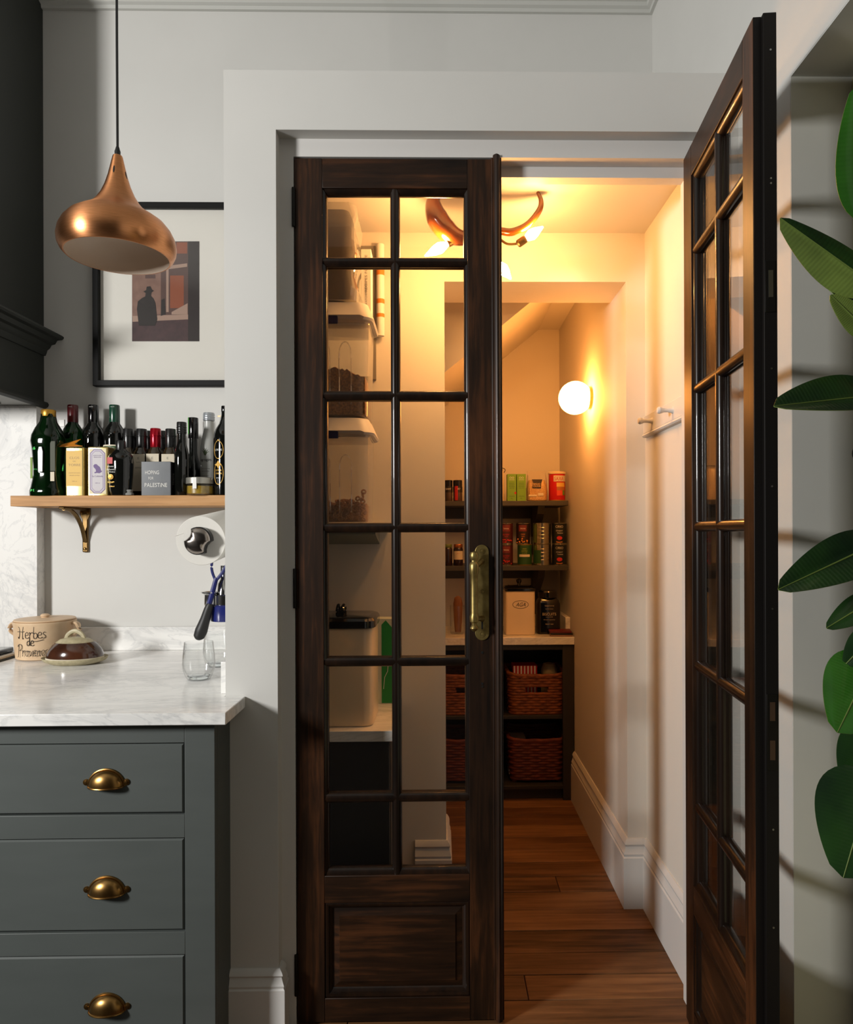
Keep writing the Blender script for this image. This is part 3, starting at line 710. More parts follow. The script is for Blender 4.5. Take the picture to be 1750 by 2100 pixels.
# tins
def tin(label, x0, x1, top, Y, m):
    xc_ = (x0+x1)/2; w = (P(x1, 1000, Y).x-P(x0, 1000, Y).x); h = wz(top, xc_, Y)-ZSH
    t = thing('oil_tin', label, 'tin', (P(xc_, 1000, Y).x, Y+.035, ZSH), group='gold oil tins')
    rr_body(MB(), w, .07, .005, [(0, .0015), (.002, 0), (h-.004, 0), (h-.002, .0015), (h, .003)]).build('can', GOLDTIN, t)
    return t, w, h
t, w, h = tin('pale gold oil tin with a yellow label, behind a folded orange card', 134, 172, 917, 2.455, GOLDTIN)
MB().box(-.45*w, .40*w, -.0356, -.0349, .20*h, .93*h).build('paper_label', YELLOWL, t)
lettering(t, [('CLOS', 0, .78*h, .034, .008), ('DE', 0, .71*h, .010, .004), ('TORRE', 0, .635*h, .042, .008), ('ACEITE DE OLIVA', 0, .47*h, .040, .003), ('VIRGEN EXTRA', 0, .42*h, .036, .003), ('500 ml', 0, .30*h, .016, .003)], mat('print_pale_gold', '#8f6a22', .5), y=-.0359)
t, w, h = tin('gold oil tin with a lavender animal label', 179, 222, 916, 2.455, GOLDTIN)
MB().box(-.40*w, .40*w, -.0354, -.0349, .04*h, .96*h).build('paper_label', mat('label_ivory', '#d2c69a', .5), t)
def oct_(k, c_): 
    a_, b_ = .39*w*k, .46*h-.39*w*(1-k); return [(-a_+c_, -b_), (a_-c_, -b_), (a_, -b_+c_), (a_, b_-c_), (a_-c_, b_), (-a_+c_, b_), (-a_, b_-c_), (-a_, -b_+c_)]
for k, c_, m_, yy, nm in ((.93, .014, PURPLE, -.0357, 'label_border'), (.86, .013, LAV, -.0359, 'label_band'), (.70, .012, PURPLE, -.0361, 'label_line'), (.66, .011, mat('label_lilac_grey', '#c4bfc2', .7), -.0363, 'label_field')):
    MB().prism([(x, z+.5*h) for x, z in oct_(k, c_)], yy, yy+.0004).build(nm, m_, t)
an = [(-8, 2), (-9, 6), (-6, 9), (-2, 9), (1, 6), (5, 3), (7, -2), (8, -6), (10, -5), (9, -8), (4, -11), (-1, -10), (-6, -11), (-7, -9), (-3, -7), (-4, -2)]
MB().prism([(x*.0016, z*.0016+.56*h) for x, z in an], -.0367, -.0362).build('animal_emblem', PURPLE, t)
lettering(t, [('La Cultivada', 0, .40*h, .036, .006), ('ACEITE DE OLIVA', 0, .82*h, .03, .003), ('VIRGEN EXTRA', 0, .785*h, .026, .003), ('500 ml', 0, .26*h, .016, .003)], PURPLE, y=-.0366)
# folded orange card on the tin
oc_ = thing('folded_card', 'folded orange card lying on top of the pale gold tin', 'card', (P(152, 915, 2.49).x, 2.49, P(152, 917, 2.455).z+.0006))
mbc = MB()
def tri(a_, b_, c_): 
    n = Vector((0, 0, .0012)); A, B, C = map(Vector, (a_, b_, c_)); mbc.rings([[A, B, C], [A+n, B+n, C+n]])
tri((-.050, -.035, 0), (.014, .02, .034), (.006, -.01, .012)); tri((-.050, -.035, 0), (.006, -.01, .012), (.040, -.02, .004)); tri((-.050, -.035, .0), (-.02, .01, .022), (.014, .02, .034))
mbc.build('card_fold', ORANGE, oc_, smooth=0)
# balsamic bottle
t, r, h = bottle('balsamic_bottle', 'round black balsamic vinegar bottle with red and gold label, before the dark bottles', 248, 2.455, 904, 25.5,
    [(.55, 0), (.75, .01), (.83, .10), (.93, .35), (1.0, .60), (.93, .72), (.7, .78), (.48, .82), (.36, .86), (.35, .90)], DARKGL, BLACKCAP, (.82, 1.0, .37), sy=.8)
MB().box(-.030, -.012, -.0365, -.0352, .565*h, .68*h).build('red_label', RED, t)
lettering(t, [('Aceto', -.018, .52*h, .020, .006, .3), ('Balsamico', -.016, .465*h, .030, .006, .3), ('di Modena', -.016, .42*h, .026, .005)], WHITEINK, y=-.0372)
MB().lathe([(.009, 0), (.009, -.001), (.007, -.0012), (.0065, -.0006), (.004, -.0012), (.001, -.0013)], 20, (-.018, -.036, .33*h), axis=1).build('gold_seal', GOLDP, t)
lettering(t, [('IGP', -.018, .235*h, .022, .005), ('250ml', -.016, .16*h, .018, .004)], GOLDP, y=-.0345)
# small glass stopper
st_ = tag(MB().lathe([(.010, 0), (.0135, .002), (.0135, .008), (.009, .011), (.010, .014), (.0125, .017), (.011, .020), (.004, .021)], 16, n=3).build('glass_stopper', mat('clear_cut_glass', '#c9c9c4', .05, trans=.6), None, (P(267, 1000, 2.448).x-.002, 2.448, ZSH+.0002)), 'small clear glass stopper lying beside the balsamic bottle', 'stopper')
# row of slim vinegar bottles
SLIM = [(.88, 0), (1, .015), (1, .58), (.94, .635), (.70, .69), (.60, .72), (.58, .74), (.58, .88)]
slim = [(264, 880, BLACKCAP, 'slim vinegar bottle with black cap, half hidden behind the balsamic bottle', 2.545, True),
        (291, 880, BLACKCAP, 'slim vinegar bottle with black cap, left of the red-capped bottle', 2.54, True),
        (319.5, 879, REDCAP, 'slim vinegar bottle with a bright red cap', 2.54, True),
        (350.5, 880, BLACKCAP, 'slim vinegar bottle with black cap, right of the red-capped bottle', 2.54, True),
        (279, 884, BLACKCAP, 'black-capped bottle in the back row, left of the red cap and its neighbour', 2.598, False),
        (306, 884, BLACKCAP, 'black-capped bottle peeping out just left of the red cap', 2.598, False),
        (334, 884, BLACKCAP, 'black-capped bottle peeping out just right of the red cap', 2.598, False)]
for px, top, cm, lb, Y, lab in slim:
    t, r, h = bottle('vinegar_bottle', lb, px, Y, top, 15.5 if lab else 13, SLIM, AMBER, cm, (.72, 1.0, .66), group='slim vinegar bottles', n=3.0 if lab else 2.)
    MB().lathe([(.70*r, .885*h), (.72*r, .89*h), (.72*r, .90*h), (.70*r, .905*h)], 20, cap0=False, cap1=False).build('cap_ring', cm, t)
    if lab:
        MB().box(-.82*r, .82*r, -r*1.012, -r*1.0, .08*h, .62*h).build('paper_label', LCREAM, t)
        lettering(t, [('E', 0, .56*h, .006, .008), ('RAPO', 0, .50*h, .016, .004)], GREYINK, y=-r*1.014)
        lettering(t, [('CABERNET' if cm is REDCAP else 'SAMOS', 0, .42*h, .024, .005)], RED if cm is REDCAP else INK, y=-r*1.014, name='red_lettering' if cm is REDCAP else 'lettering')
# black card box
bx_ = thing('black_card_box', 'black card box with hand-lettered message, standing in front of the vinegar bottles', 'box', (P(320, 1000, 2.445).x, 2.445, ZSH))
bwd = P(350, 1000, 2.445).x-P(290, 1000, 2.445).x; bhh = wz(946.5, 320, 2.445)-ZSH
SLATE = mat('black_card', '#3a3f44', .35, col2='#30353a', scale=30); 
MB().box(-bwd/2, bwd/2, 0, .055, 0, bhh).build('carton', [SLATE], bx_, bevel=.0008)
MB().box(bwd/2, bwd/2+.0006, .0005, .0545, .0005, bhh-.0005).build('side_face', BLACK, bx_)
lettering(bx_, [('HOPiNG', -.013, .68*bhh, .048, .013), ('FOR', -.017, .51*bhh, .018, .009), ('PALESTiNE', 0, .31*bhh, .078, .014)], WHITEINK, y=-.0006)
sd = MB(); vs, fs, tw, th_ = text_geo('Hoping')
sd.add([(bwd/2+.0009, .022-z*.011/th_, .5*bhh+x*.04/tw) for x, z in vs], fs); sd.build('side_lettering', WHITEINK, bx_, smooth=0)
# two slim dark oil bottles
t, r, h = bottle('slim_oil_bottle', 'slim black oil bottle with ridged black cap, behind the black card box', 373, 2.475, 866, 14.5, [(.92, 0), (1, .01), (1, .48), (.97, .56), (.82, .64), (.62, .70), (.56, .76), (.56, .95)], DARKGL, BLACKCAP, (.84, 1.0, .66))
for k in range(3): MB().lathe([(.66*r, (.86+k*.03)*h), (.70*r, (.868+k*.03)*h), (.66*r, (.876+k*.03)*h)], 20, cap0=False, cap1=False).build('cap_ridge', BLACKCAP, t)
t, r, h = bottle('slim_oil_bottle', 'slim black oil bottle with green strip on its neck, beside the white bottle', 397, 2.575, 857, 14.5, [(.92, 0), (1, .01), (1, .34), (.92, .42), (.66, .50), (.56, .56), (.55, .86)], DARKGL, BLACKG, (.74, 1.0, .68))
wrap_patch(MB(), .69*r, R(-100), R(-38), .79*h, 1.0*h).build('green_strip', mat('green_foil', '#3f8f2c', .3), t)
# white bottle
t, r, h = bottle('white_bottle', 'matt white oil bottle with tree emblem and silver cap', 429, 2.565, 847, 17.5, [(.92, 0), (1, .01), (1, .50), (.97, .58), (.86, .67), (.66, .755), (.56, .80), (.53, .84), (.53, .9)], mat('white_glass', '#a9aaa6', .25, coat=.3), mat('silver_cap', '#a8adb2', .35, .6), (.905, 1.0, .64))
for k in range(3): MB().lathe([(.64*r, (.915+k*.026)*h), (.665*r, (.922+k*.026)*h), (.64*r, (.929+k*.026)*h)], 20, cap0=False, cap1=False).build('cap_ridge', MATS['silver_cap'], t)
lettering(t, [('egregio', -.004, .43*h, .042, .012), ('ACEITE DE OLIVA', -.004, .33*h, .034, .003), ('VIRGEN EXTRA', -.004, .30*h, .03, .003), ('HOJIBLANCA', -.004, .245*h, .026, .003)], INK, wrap=r+.0006)
tr = MB()
for a_ in (-60, -30, -5, 20, 50, 75): tr.tube([(-.004+.0005*a_/20, -r-.0006, .49*h), (-.004+.006*math.sin(R(a_)), -r+.0002, .51*h+.010*math.cos(R(a_))), (-.004+.013*math.sin(R(a_)), -r+.0012, .515*h+.018*math.cos(R(a_)))], [.0012, .0012, .0007], 5)
tr.build('tree_emblem', mat('olive_print', '#3c4a28', .6), t)
# black and gold bottle at the right end
t, r, h = bottle('gold_emblem_bottle', 'black bottle with gold emblems, cut off by the pantry corner', 462, 2.475, 833, 23, [(.9, 0), (1, .01), (1, .62), (.96, .68), (.78, .745), (.5, .80), (.36, .85), (.30, .90), (.30, .95)], DARKGL, BLACKG, (.935, 1.0, .32))
for z_, hh_ in ((.50, .068), (.24, .085)):
    ring = [(-.012+.018*math.cos(R(a_)), z_*h+hh_*.45*math.sin(R(a_))*(1.15 if a_ == 90 else 1)) for a_ in range(0, 361, 15)]
    MB().tube([(math.sin(x/r)*(r+.0006), -math.cos(x/r)*(r+.0006), z) for x, z in ring], .0012, 6, upv=(0, 1, 0)).build('gold_ring', GOLDP, t)
lettering(t, [('LYKOS', -.012, .50*h, .026, .007), ('PGI', -.012, .19*h, .016, .004)], WHITEINK, wrap=r+.0008)
lettering(t, [('EXTRA', -.012, .275*h, .024, .006), ('VIRGIN', -.012, .24*h, .026, .006), ('***', -.008, .868*h, .014, .006)], GOLDP, wrap=r+.0008, name='gold_lettering')
MB().prism([(-.012+.012*math.sin(R(a_))*(1 if a_ % 90 == 0 else .45), .335*h+.014*math.cos(R(a_))*(1 if a_ % 90 == 0 else .45)) for a_ in range(0, 360, 45)], -r-.001, -r+.003).build('gold_star', GOLDP, t)
# jar of preserves
jx = P(410, 1000, 2.45).x; jr = .047; jt = wz(980, 410, 2.45)-ZSH
jr_ = thing('preserve_jar', 'low glass jar of yellow preserve with a silver lid and paper seal', 'jar', (jx, 2.455, ZSH))
MB().lathe([(jr*.9, 0), (jr, .004), (jr, jt*.55), (jr*.93, jt*.6), (jr*.93, jt*.64), (jr*.9, jt*.64), (jr*.9, jt*.58), (jr*.96, jt*.53), (jr*.96, .006), (jr*.86, .003)], 28).build('glass_body', TUMBLER, jr_)
MB().lathe([(jr*.84, .0035), (jr*.95, .0065), (jr*.95, jt*.52)], 28).build('preserve', mat('yellow_preserve', '#8a6a12', .35, col2='#a98a2a', scale=90), jr_)
MB().lathe([(jr*1.0, jt*.645), (jr*1.02, jt*.66), (jr*1.02, jt*.97), (jr*.97, jt)], 28).build('lid', mat('silver_lid', '#a7a49a', .35, .7), jr_)
wrap_patch(MB(), jr*1.03, R(-12), R(4), jt*.35, jt*.98).build('paper_seal', WHITEP, jr_)
# switch plate behind the bottles
sw = thing('socket_plate', 'pale wall socket plate behind the left bottles', 'socket', (P(130, 870, YB).x, YB-.0005, P(130, 892, YB).z))
MB().box(-.043, .043, -.008, 0, 0, .086).build('plate', TRIM, sw, bevel=.002); MB().box(-.01, .01, -.011, -.008, .03, .056).build('rocker', WHITE, sw, bevel=.001)

# ------------------------------------------------------------------ worktop things
def onctr(px, py):                     # point of the worktop seen at (px, py)
    d = rt*((px-PPX)/F)+up*((PPY-py)/F)+fw; k = (ZC-H)/d.z; return Vector((d.x*k, d.y*k, ZC))
c = onctr(93, 1347); s_ = F/c.y
hp = thing('herb_pot', 'beige stoneware pot with lid and handwritten lettering', 'pot', c)
rp_ = 56/s_; hp_h = (1345-1270)/s_
MB().lathe([(rp_*.86, 0), (rp_*.93, .004), (rp_*.98, hp_h*.4), (rp_, hp_h*.9), (rp_*1.02, hp_h*.93), (rp_*1.02, hp_h), (rp_*.9, hp_h), (rp_*.9, hp_h*.9)], 40).build('body', TERRA, hp)
lid = MB().lathe([(rp_*.97, hp_h+.0002), (rp_*1.0, hp_h+.003), (rp_*.98, hp_h+.006), (rp_*.75, hp_h+.008), (rp_*.3, hp_h+.009)], 40).build('lid', TERRA, hp)
MB().lathe([(.014, hp_h+.008), (.012, hp_h+.011), (.015, hp_h+.014), (.015, hp_h+.018), (.010, hp_h+.022), (.002, hp_h+.023)], 20).build('knob', TERRA, lid)
for s2 in (-1, 1):
    MB().tube(spline([(s2*rp_*.93, 0, hp_h*.93), (s2*rp_*1.18, -.004, hp_h*.90), (s2*rp_*1.22, -.004, hp_h*.72), (s2*rp_*1.0, 0, hp_h*.58)], 5), .006, 8, flat=2.0).build('handle', TERRA, hp)
# handwriting as pen strokes
def stroke(mb, pts, cx0, cz0, sc, rr):
    P3 = []
    for x, z in pts:
        X = cx0+x*sc; P3.append((rr*math.sin(X/rr), -rr*math.cos(X/rr), cz0+z*sc))
    mb.tube(spline(P3, 4), .0009, 5)
pen = {'H': [[(0, 7), (1, 6), (1.2, 3), (.6, 0), (0, 1)], [(4, 8), (3.4, 4), (3.4, 0), (4, .3)], [(-.6, 4), (1.5, 4.1), (3.5, 4), (4.6, 4.4)]],
 'e': [[(0, 2), (1.8, 2.2), (1.8, 3.4), (.9, 3.8), (.1, 2.4), (.4, .6), (1.4, .2), (2.4, .9)]],
 'r': [[(0, 3.4), (.6, 3.7), (.4, 2), (.4, 0)], [(.4, 2), (1, 3.2), (1.8, 3.7), (2.4, 3.2)]],
 'b': [[(.4, 7.4), (.2, 4), (.3, .5), (1.3, .1), (2.1, 1.2), (1.9, 2.8), (1, 3.4), (.3, 2.6)]],
 's': [[(1.9, 3.4), (1, 3.8), (.4, 3), (1, 2.2), (1.7, 1.4), (1.2, .3), (.1, .2)]],
 'd': [[(1.8, 3), (.9, 3.6), (.1, 2.2), (.5, .4), (1.4, .5), (1.9, 2), (2, 6.4), (1.9, 2), (2.4, .2)]],
 'P': [[(.6, 7), (.5, 3), (.2, 0), (-.4, -.6)], [(-.6, 6), (.6, 7.4), (2.6, 7.2), (3, 5.4), (1.8, 3.8), (.5, 3.6)]],
 'o': [[(1.4, 3.6), (.4, 3.2), (0, 1.8), (.5, .4), (1.4, .2), (2, 1.6), (1.7, 3), (1.2, 3.5), (2.4, 3.2)]],
 'v': [[(0, 3.6), (.6, 1.6), (1, .2), (1.6, 1.8), (2.1, 3.6)]],
 'n': [[(0, 3.5), (.4, 3), (.3, .2), (.5, 2.2), (1.2, 3.6), (1.7, 2.8), (1.7, .6), (2.3, .2)]],
 'c': [[(1.8, 3.2), (1, 3.7), (.2, 2.6), (.2, 1.2), (.9, .2), (2, .7)]], '_': [[(0, -1.2), (3, -1.6), (7, -.6)]]}
adv = {'H': 5.0, 'P': 3.2, 'e': 2.4, 'r': 2.4, 'b': 2.4, 's': 2.4, 'd': 2.6, 'o': 2.4, 'v': 2.2, 'n': 2.4, 'c': 2.2}
ink = MB()
def write(word, x0, z0, sc):
    x = 0
    for ch in word:
        for st in pen[ch]: stroke(ink, [(x+a, b) for a, b in st], x0, z0, sc, rp_*1.0)
        x += adv[ch]
px_m = 1/s_
a_off = rp_*(.06)
write('Herbes', a_off-28*px_m, hp_h*.60, 3.3*px_m); write('de', a_off-8*px_m, hp_h*.41, 2.8*px_m); write('Provence', a_off-28*px_m, hp_h*.14, 3.1*px_m)
stroke(ink, [(9, -1.3), (12, -1.7), (16, -.8)], a_off-28*px_m, hp_h*.60, 3.15*px_m, rp_)
ink.build('lettering', INK, hp, smooth=60)
# butter dish
c = onctr(154, 1360); s_ = F/c.y; rb = 64/s_
bd = thing('butter_dish', 'brown glazed butter dome on a pale speckled stoneware plate', 'butter dish', c)
MB().lathe([(rb*.7, 0), (rb*.74, .002), (rb*.93, .010), (rb*.99, .018), (rb*1.0, .022), (rb*.97, .021), (rb*.9, .014), (rb*.7, .008), (.01, .007)], 40, sy=.72).build('plate', STONEW, bd)
dz0 = .0135
MB().lathe([(rb*.86, dz0), (rb*.88, dz0+.004), (rb*.86, dz0+.012)], 40, sy=.72, cap0=True, cap1=False).build('dome_rim', LCREAM, bd)
MB().lathe([(rb*.865, dz0+.010), (rb*.86, dz0+.018), (rb*.80, dz0+.034), (rb*.68, dz0+.050), (rb*.56, dz0+.060)], 40, sy=.74, cap0=False, cap1=False).build('dome', BROWNGL, bd)
MB().lathe([(rb*.58, dz0+.0585), (rb*.45, dz0+.068), (rb*.22, dz0+.074), (.003, dz0+.075)], 40, sy=.74, cap0=False).build('dome_top', STONEW, bd)
MB().tube(spline([(-.030, 0, dz0+.068), (-.022, 0, dz0+.084), (0, 0, dz0+.095), (.022, 0, dz0+.084), (.032, 0, dz0+.066)], 5), .0045, 8, flat=1.6, upv=(0, 1, 0)).build('dome_handle', STONEW, bd)
# tumblers
def tumbler(px, py, label, sc=1.):
    c = onctr(px, py); k = .047*sc; hgt = .112*sc
    t = thing('tumbler', label, 'glass', c, group='glass tumblers by the pantry corner')
    o_ = [(.62, 0), (.70, .015), (.82, .10), (.97, .28), (1.0, .42), (.97, .65), (.88, 1.0)]
    i_ = [(.85, 1.0), (.935, .65), (.96, .42), (.92, .30), (.75, .16), (.02, .13)]
    MB().lathe([(a*k, b*hgt) for a, b in o_+i_], 40, cap1=True).build('glass_wall', TUMBLER, t, smooth=50)
    MB().lathe([(.60*k, .004), (.68*k, .010), (.70*k, .012), (.4*k, .0135), (.02, .0135)], 32).build('glass_base', mat('thick_clear_glass', '#e8eef0', .02, trans=1., ior=1.35), t)
    return t
tumbler(408, 1393, 'clear glass tumbler nearest the worktop front, left of the low upstand')
tumbler(447, 1366, 'clear glass tumbler behind the other, half hidden by the pantry corner')
# paper towel on a wall holder
Yt = 1.955; pcn = P(412, 1109, Yt); rr_ = 50.5*Yt/F
axd = Vector((0, .25, .0255))
th_ = thing('towel_holder', 'chrome-ended wall holder for the paper towel roll', 'holder', pcn)
cap_pts = []
for a_ in range(30, 151, 12): cap_pts.append((.038*math.cos(R(a_)), .039*math.sin(R(a_))))
cap_pts += [(-.028, .011), (-.0255, 0), (-.028, -.011)]
for a_ in range(210, 331, 12): cap_pts.append((.038*math.cos(R(a_)), .039*math.sin(R(a_))))
cap_pts += [(.028, -.011), (.0255, 0), (.028, .011)]
ca, sa = math.cos(R(-30)), math.sin(R(-30))
cap_r = [(x*ca-z*sa, x*sa+z*ca) for x, z in cap_pts]
def capring(k, y): return [(x*k, y, z*k) for x, z in cap_r]
MB().rings([capring(1, -.006), capring(1.0, -.024), capring(.95, -.026)]).build('end_cap', BLACKCAP, th_)
MB().rings([capring(.93, -.0255), capring(.92, -.029), capring(.84, -.032), capring(.62, -.036), capring(.35, -.038), capring(.05, -.0385)]).build('end_plate', mat('polished_steel', '#a59c95', .2, 1.), th_)
MB().tube([(0, -.01, 0), axd*.5, axd*1.04], .012, 14).build('spindle', BLACKCAP, th_)
xw = XBL-pcn.x-.001
MB().tube([axd*1.04, axd*1.07+Vector((xw*.6, 0, .01)), axd*1.05+Vector((xw, 0, .01))], .009, 10).build('arm', CHROME, th_)
ro = thing('paper_towel_roll', 'white paper towel roll held on the wall holder', 'paper towel', pcn, group=None)
rx = math.atan2(axd.z, axd.y)
rl = MB().lathe([(.021, .0), (rr_*.985, .0), (rr_, .002), (rr_, axd.length-.004), (rr_*.985, axd.length-.002), (.021, axd.length-.002), (.021, 0)], 56, axis=1, cap0=False, cap1=False)
rl.build('sheet_roll', PAPER, ro, rot=(rx, 0, 0), smooth=40)
MB().box(-rr_-.004, -rr_*.55, .001, axd.length-.004, rr_*.50, rr_*.515).build('loose_sheet', PAPER, ro, rot=(rx, R(-18), 0))
# wall juicer with blue lever
Yj = 2.285
def J(px, py, dy=0.): return P(px, py, Yj+dy)
jo = J(450, 1272)
ju = thing('lever_juicer', 'blue enamel wall juicer with black-gripped lever, below the paper towel', 'juicer', jo)
def jb(mb, n, m, **k): return mb.build(n, m, ju, origin=jo, **k)
k_ = Yj/F
bc = J(464, 1272)
jb(MB().lathe([(30*k_, bc.z), (31*k_, bc.z+3*k_), (31*k_, bc.z+30*k_), (27*k_, bc.z+33*k_)], 32, (bc.x, Yj, 0)), 'base', BLUE)
jb(MB().lathe([(26*k_, bc.z+33*k_), (26*k_, bc.z+52*k_), (24*k_, bc.z+54*k_)], 32, (bc.x, Yj, 0)), 'drip_tray', CHROME)
cc = J(437, 1240)
jb(MB().lathe([(10*k_, cc.z), (11*k_, cc.z+4*k_), (11*k_, cc.z+22*k_), (17*k_, cc.z+26*k_), (17*k_, cc.z+28*k_), (9*k_, cc.z+25*k_)], 24, (cc.x, Yj-.03, 0)), 'pouring_cup', CHROME)
jb(MB().lathe([(16*k_, bc.z+54*k_), (14*k_, bc.z+75*k_), (8*k_, bc.z+85*k_), (8*k_, bc.z+112*k_)], 24, (bc.x-.002, Yj-.01, 0)), 'press_column', CHROME)
arm = MB(); y_ = -.045
arm.tube([J(428, 1243, y_), J(434, 1222, y_), J(441, 1195, y_), J(444, 1185, y_)], [.0085, .0085, .0075, .007], 10)
arm.tube(spline([J(442, 1190, y_), J(436, 1175, y_), J(434, 1160, y_), J(437, 1142, y_)], 4), .0045, 8)
arm.tube(spline([J(443, 1190, y_), J(452, 1180, y_), J(460, 1168, y_), J(470, 1150, y_)], 4), .0055, 8)
jb(arm, 'lever', BLUE)
jb(MB().tube(spline([J(432, 1238, y_), J(428, 1248, y_), J(421, 1270, y_), J(413, 1293, y_), J(408, 1306, y_), J(406, 1312, y_)], 4), lerp_list([.010, .0135, .0155, .0195, .017, .006], 4), 14), 'grip', RUBBER)
jb(MB().box(XBL-.015, XBL-.001, Yj-.05, Yj+.05, bc.z, bc.z+.22), 'wall_plate', BLUE, bevel=.004)
jb(MB().box(bc.x, XBL-.014, Yj-.02, Yj+.02, bc.z+.005, bc.z+.03), 'wall_arm', BLUE, bevel=.004)

#PART3
# ------------------------------------------------------------------ pantry: left cabinet with marble top
YL = 2.06
xl1 = P(808, 1510, YL).x; zl = P(740, 1499, YL).z; zl0 = P(740, 1522, YL).z; xl0 = XPL+.003
lc = thing('low_pantry_cabinet', 'black pantry cabinet behind the closed door, under a white marble top', 'cabinet', (xl0, YL+.012, 0))
ol = (xl0, YL+.012, 0)
MB().box(xl0, xl1-.012, YL+.03, YN-.003, 0.0, zl0).build('carcass', DARKCAB, lc, origin=ol, smooth=0)
MB().box(xl0+.002, xl1-.014, YL+.012, YL+.03, .08, zl0-.004).build('front_panel', DARKCAB, lc, origin=ol, bevel=.002)
tag(wbox('marble_slab', MARBLE, xl0, xl1, YL, YN-.003, zl0+.0003, zl, bevel=.002), 'white marble top of the low pantry cabinet, behind the closed door', 'worktop')
# bread bin
bxp = P(697, 1400, 2.18); wb = .222
bb = thing('bread_bin', 'large cream enamel bread bin with black lid, behind the closed door', 'bin', (bxp.x, 2.20, zl+.0003))
hb_ = P(700, 1290, 2.10).z-zl
rr_body(MB(), wb, .20, .03, [(0, .004), (.004, 0), (hb_-.004, 0), (hb_, .002)]).build('body', CREAM, bb)
bl = rr_body(MB(), wb+.012, .212, .034, [(hb_, .003), (hb_+.002, 0), (hb_+.022, 0), (hb_+.030, .006), (hb_+.034, .02)]).build('lid', BLACKG, bb)
MB().tube(spline([(-.004, -.03, hb_+.03), (-.004, -.034, hb_+.05), (-.004, -.012, hb_+.062), (-.004, .012, hb_+.05), (-.004, .01, hb_+.03)], 5), .006, 8).build('lid_handle', BLACKG, bl)
MB().tube(spline([(.012, -.03, hb_+.03), (.012, -.034, hb_+.05), (.012, -.012, hb_+.062), (.012, .012, hb_+.05), (.012, .01, hb_+.03)], 5), .006, 8).build('lid_handle', BLACKG, bl)
# green pack behind it
gx = P(788, 1350, 2.40); gz = P(788, 1268, 2.40).z-zl
gp_ = thing('green_food_pack', 'bright green and white food pack standing behind the bread bin', 'carton', (gx.x-.005, 2.415, zl+.0003))
MB().box(-.05, .034, -.03, .03, 0, gz).build('carton', mat('pack_white', '#cfd2bd', .5), gp_, bevel=.001)
MB().prism([(-.002, .002), (.0335, .002), (.0335, gz-.03), (.012, gz-.005), (-.002, gz-.02)], -.0308, -.0302).build('green_panel', mat('pack_green', '#0d8a3a', .5), gp_)
MB().tube([(.004, -.0312, .05), (.008, -.0312, .09), (.018, -.0312, .11), (.022, -.0312, .16)], .0012, 5).build('scribble', WHITEINK, gp_)
# left wall shelf
zs1 = P(720, 1073, 2.12).z
lsx = P(778, 1080, 2.10).x
tag(wbox('white_pantry_shelf', TRIM, xl0, lsx, 2.10, YN-.003, zs1-.02, zs1, bevel=.002), 'white shelf carrying the cereal tubs, behind the closed door', 'shelf')
lbk = thing('pantry_shelf_bracket', 'grey bracket under the white shelf behind the closed door', 'bracket', (P(720, 1100, 2.4).x, YN-.003, zs1-.0203))
MB().prism([(-.16, 0), (0, 0), (0, -.05), (-.10, -.028), (-.16, -.014)], -.09, .09, 'yz').build('gusset', mat('grey_green_paint', '#7b8078', .6), lbk, smooth=0)
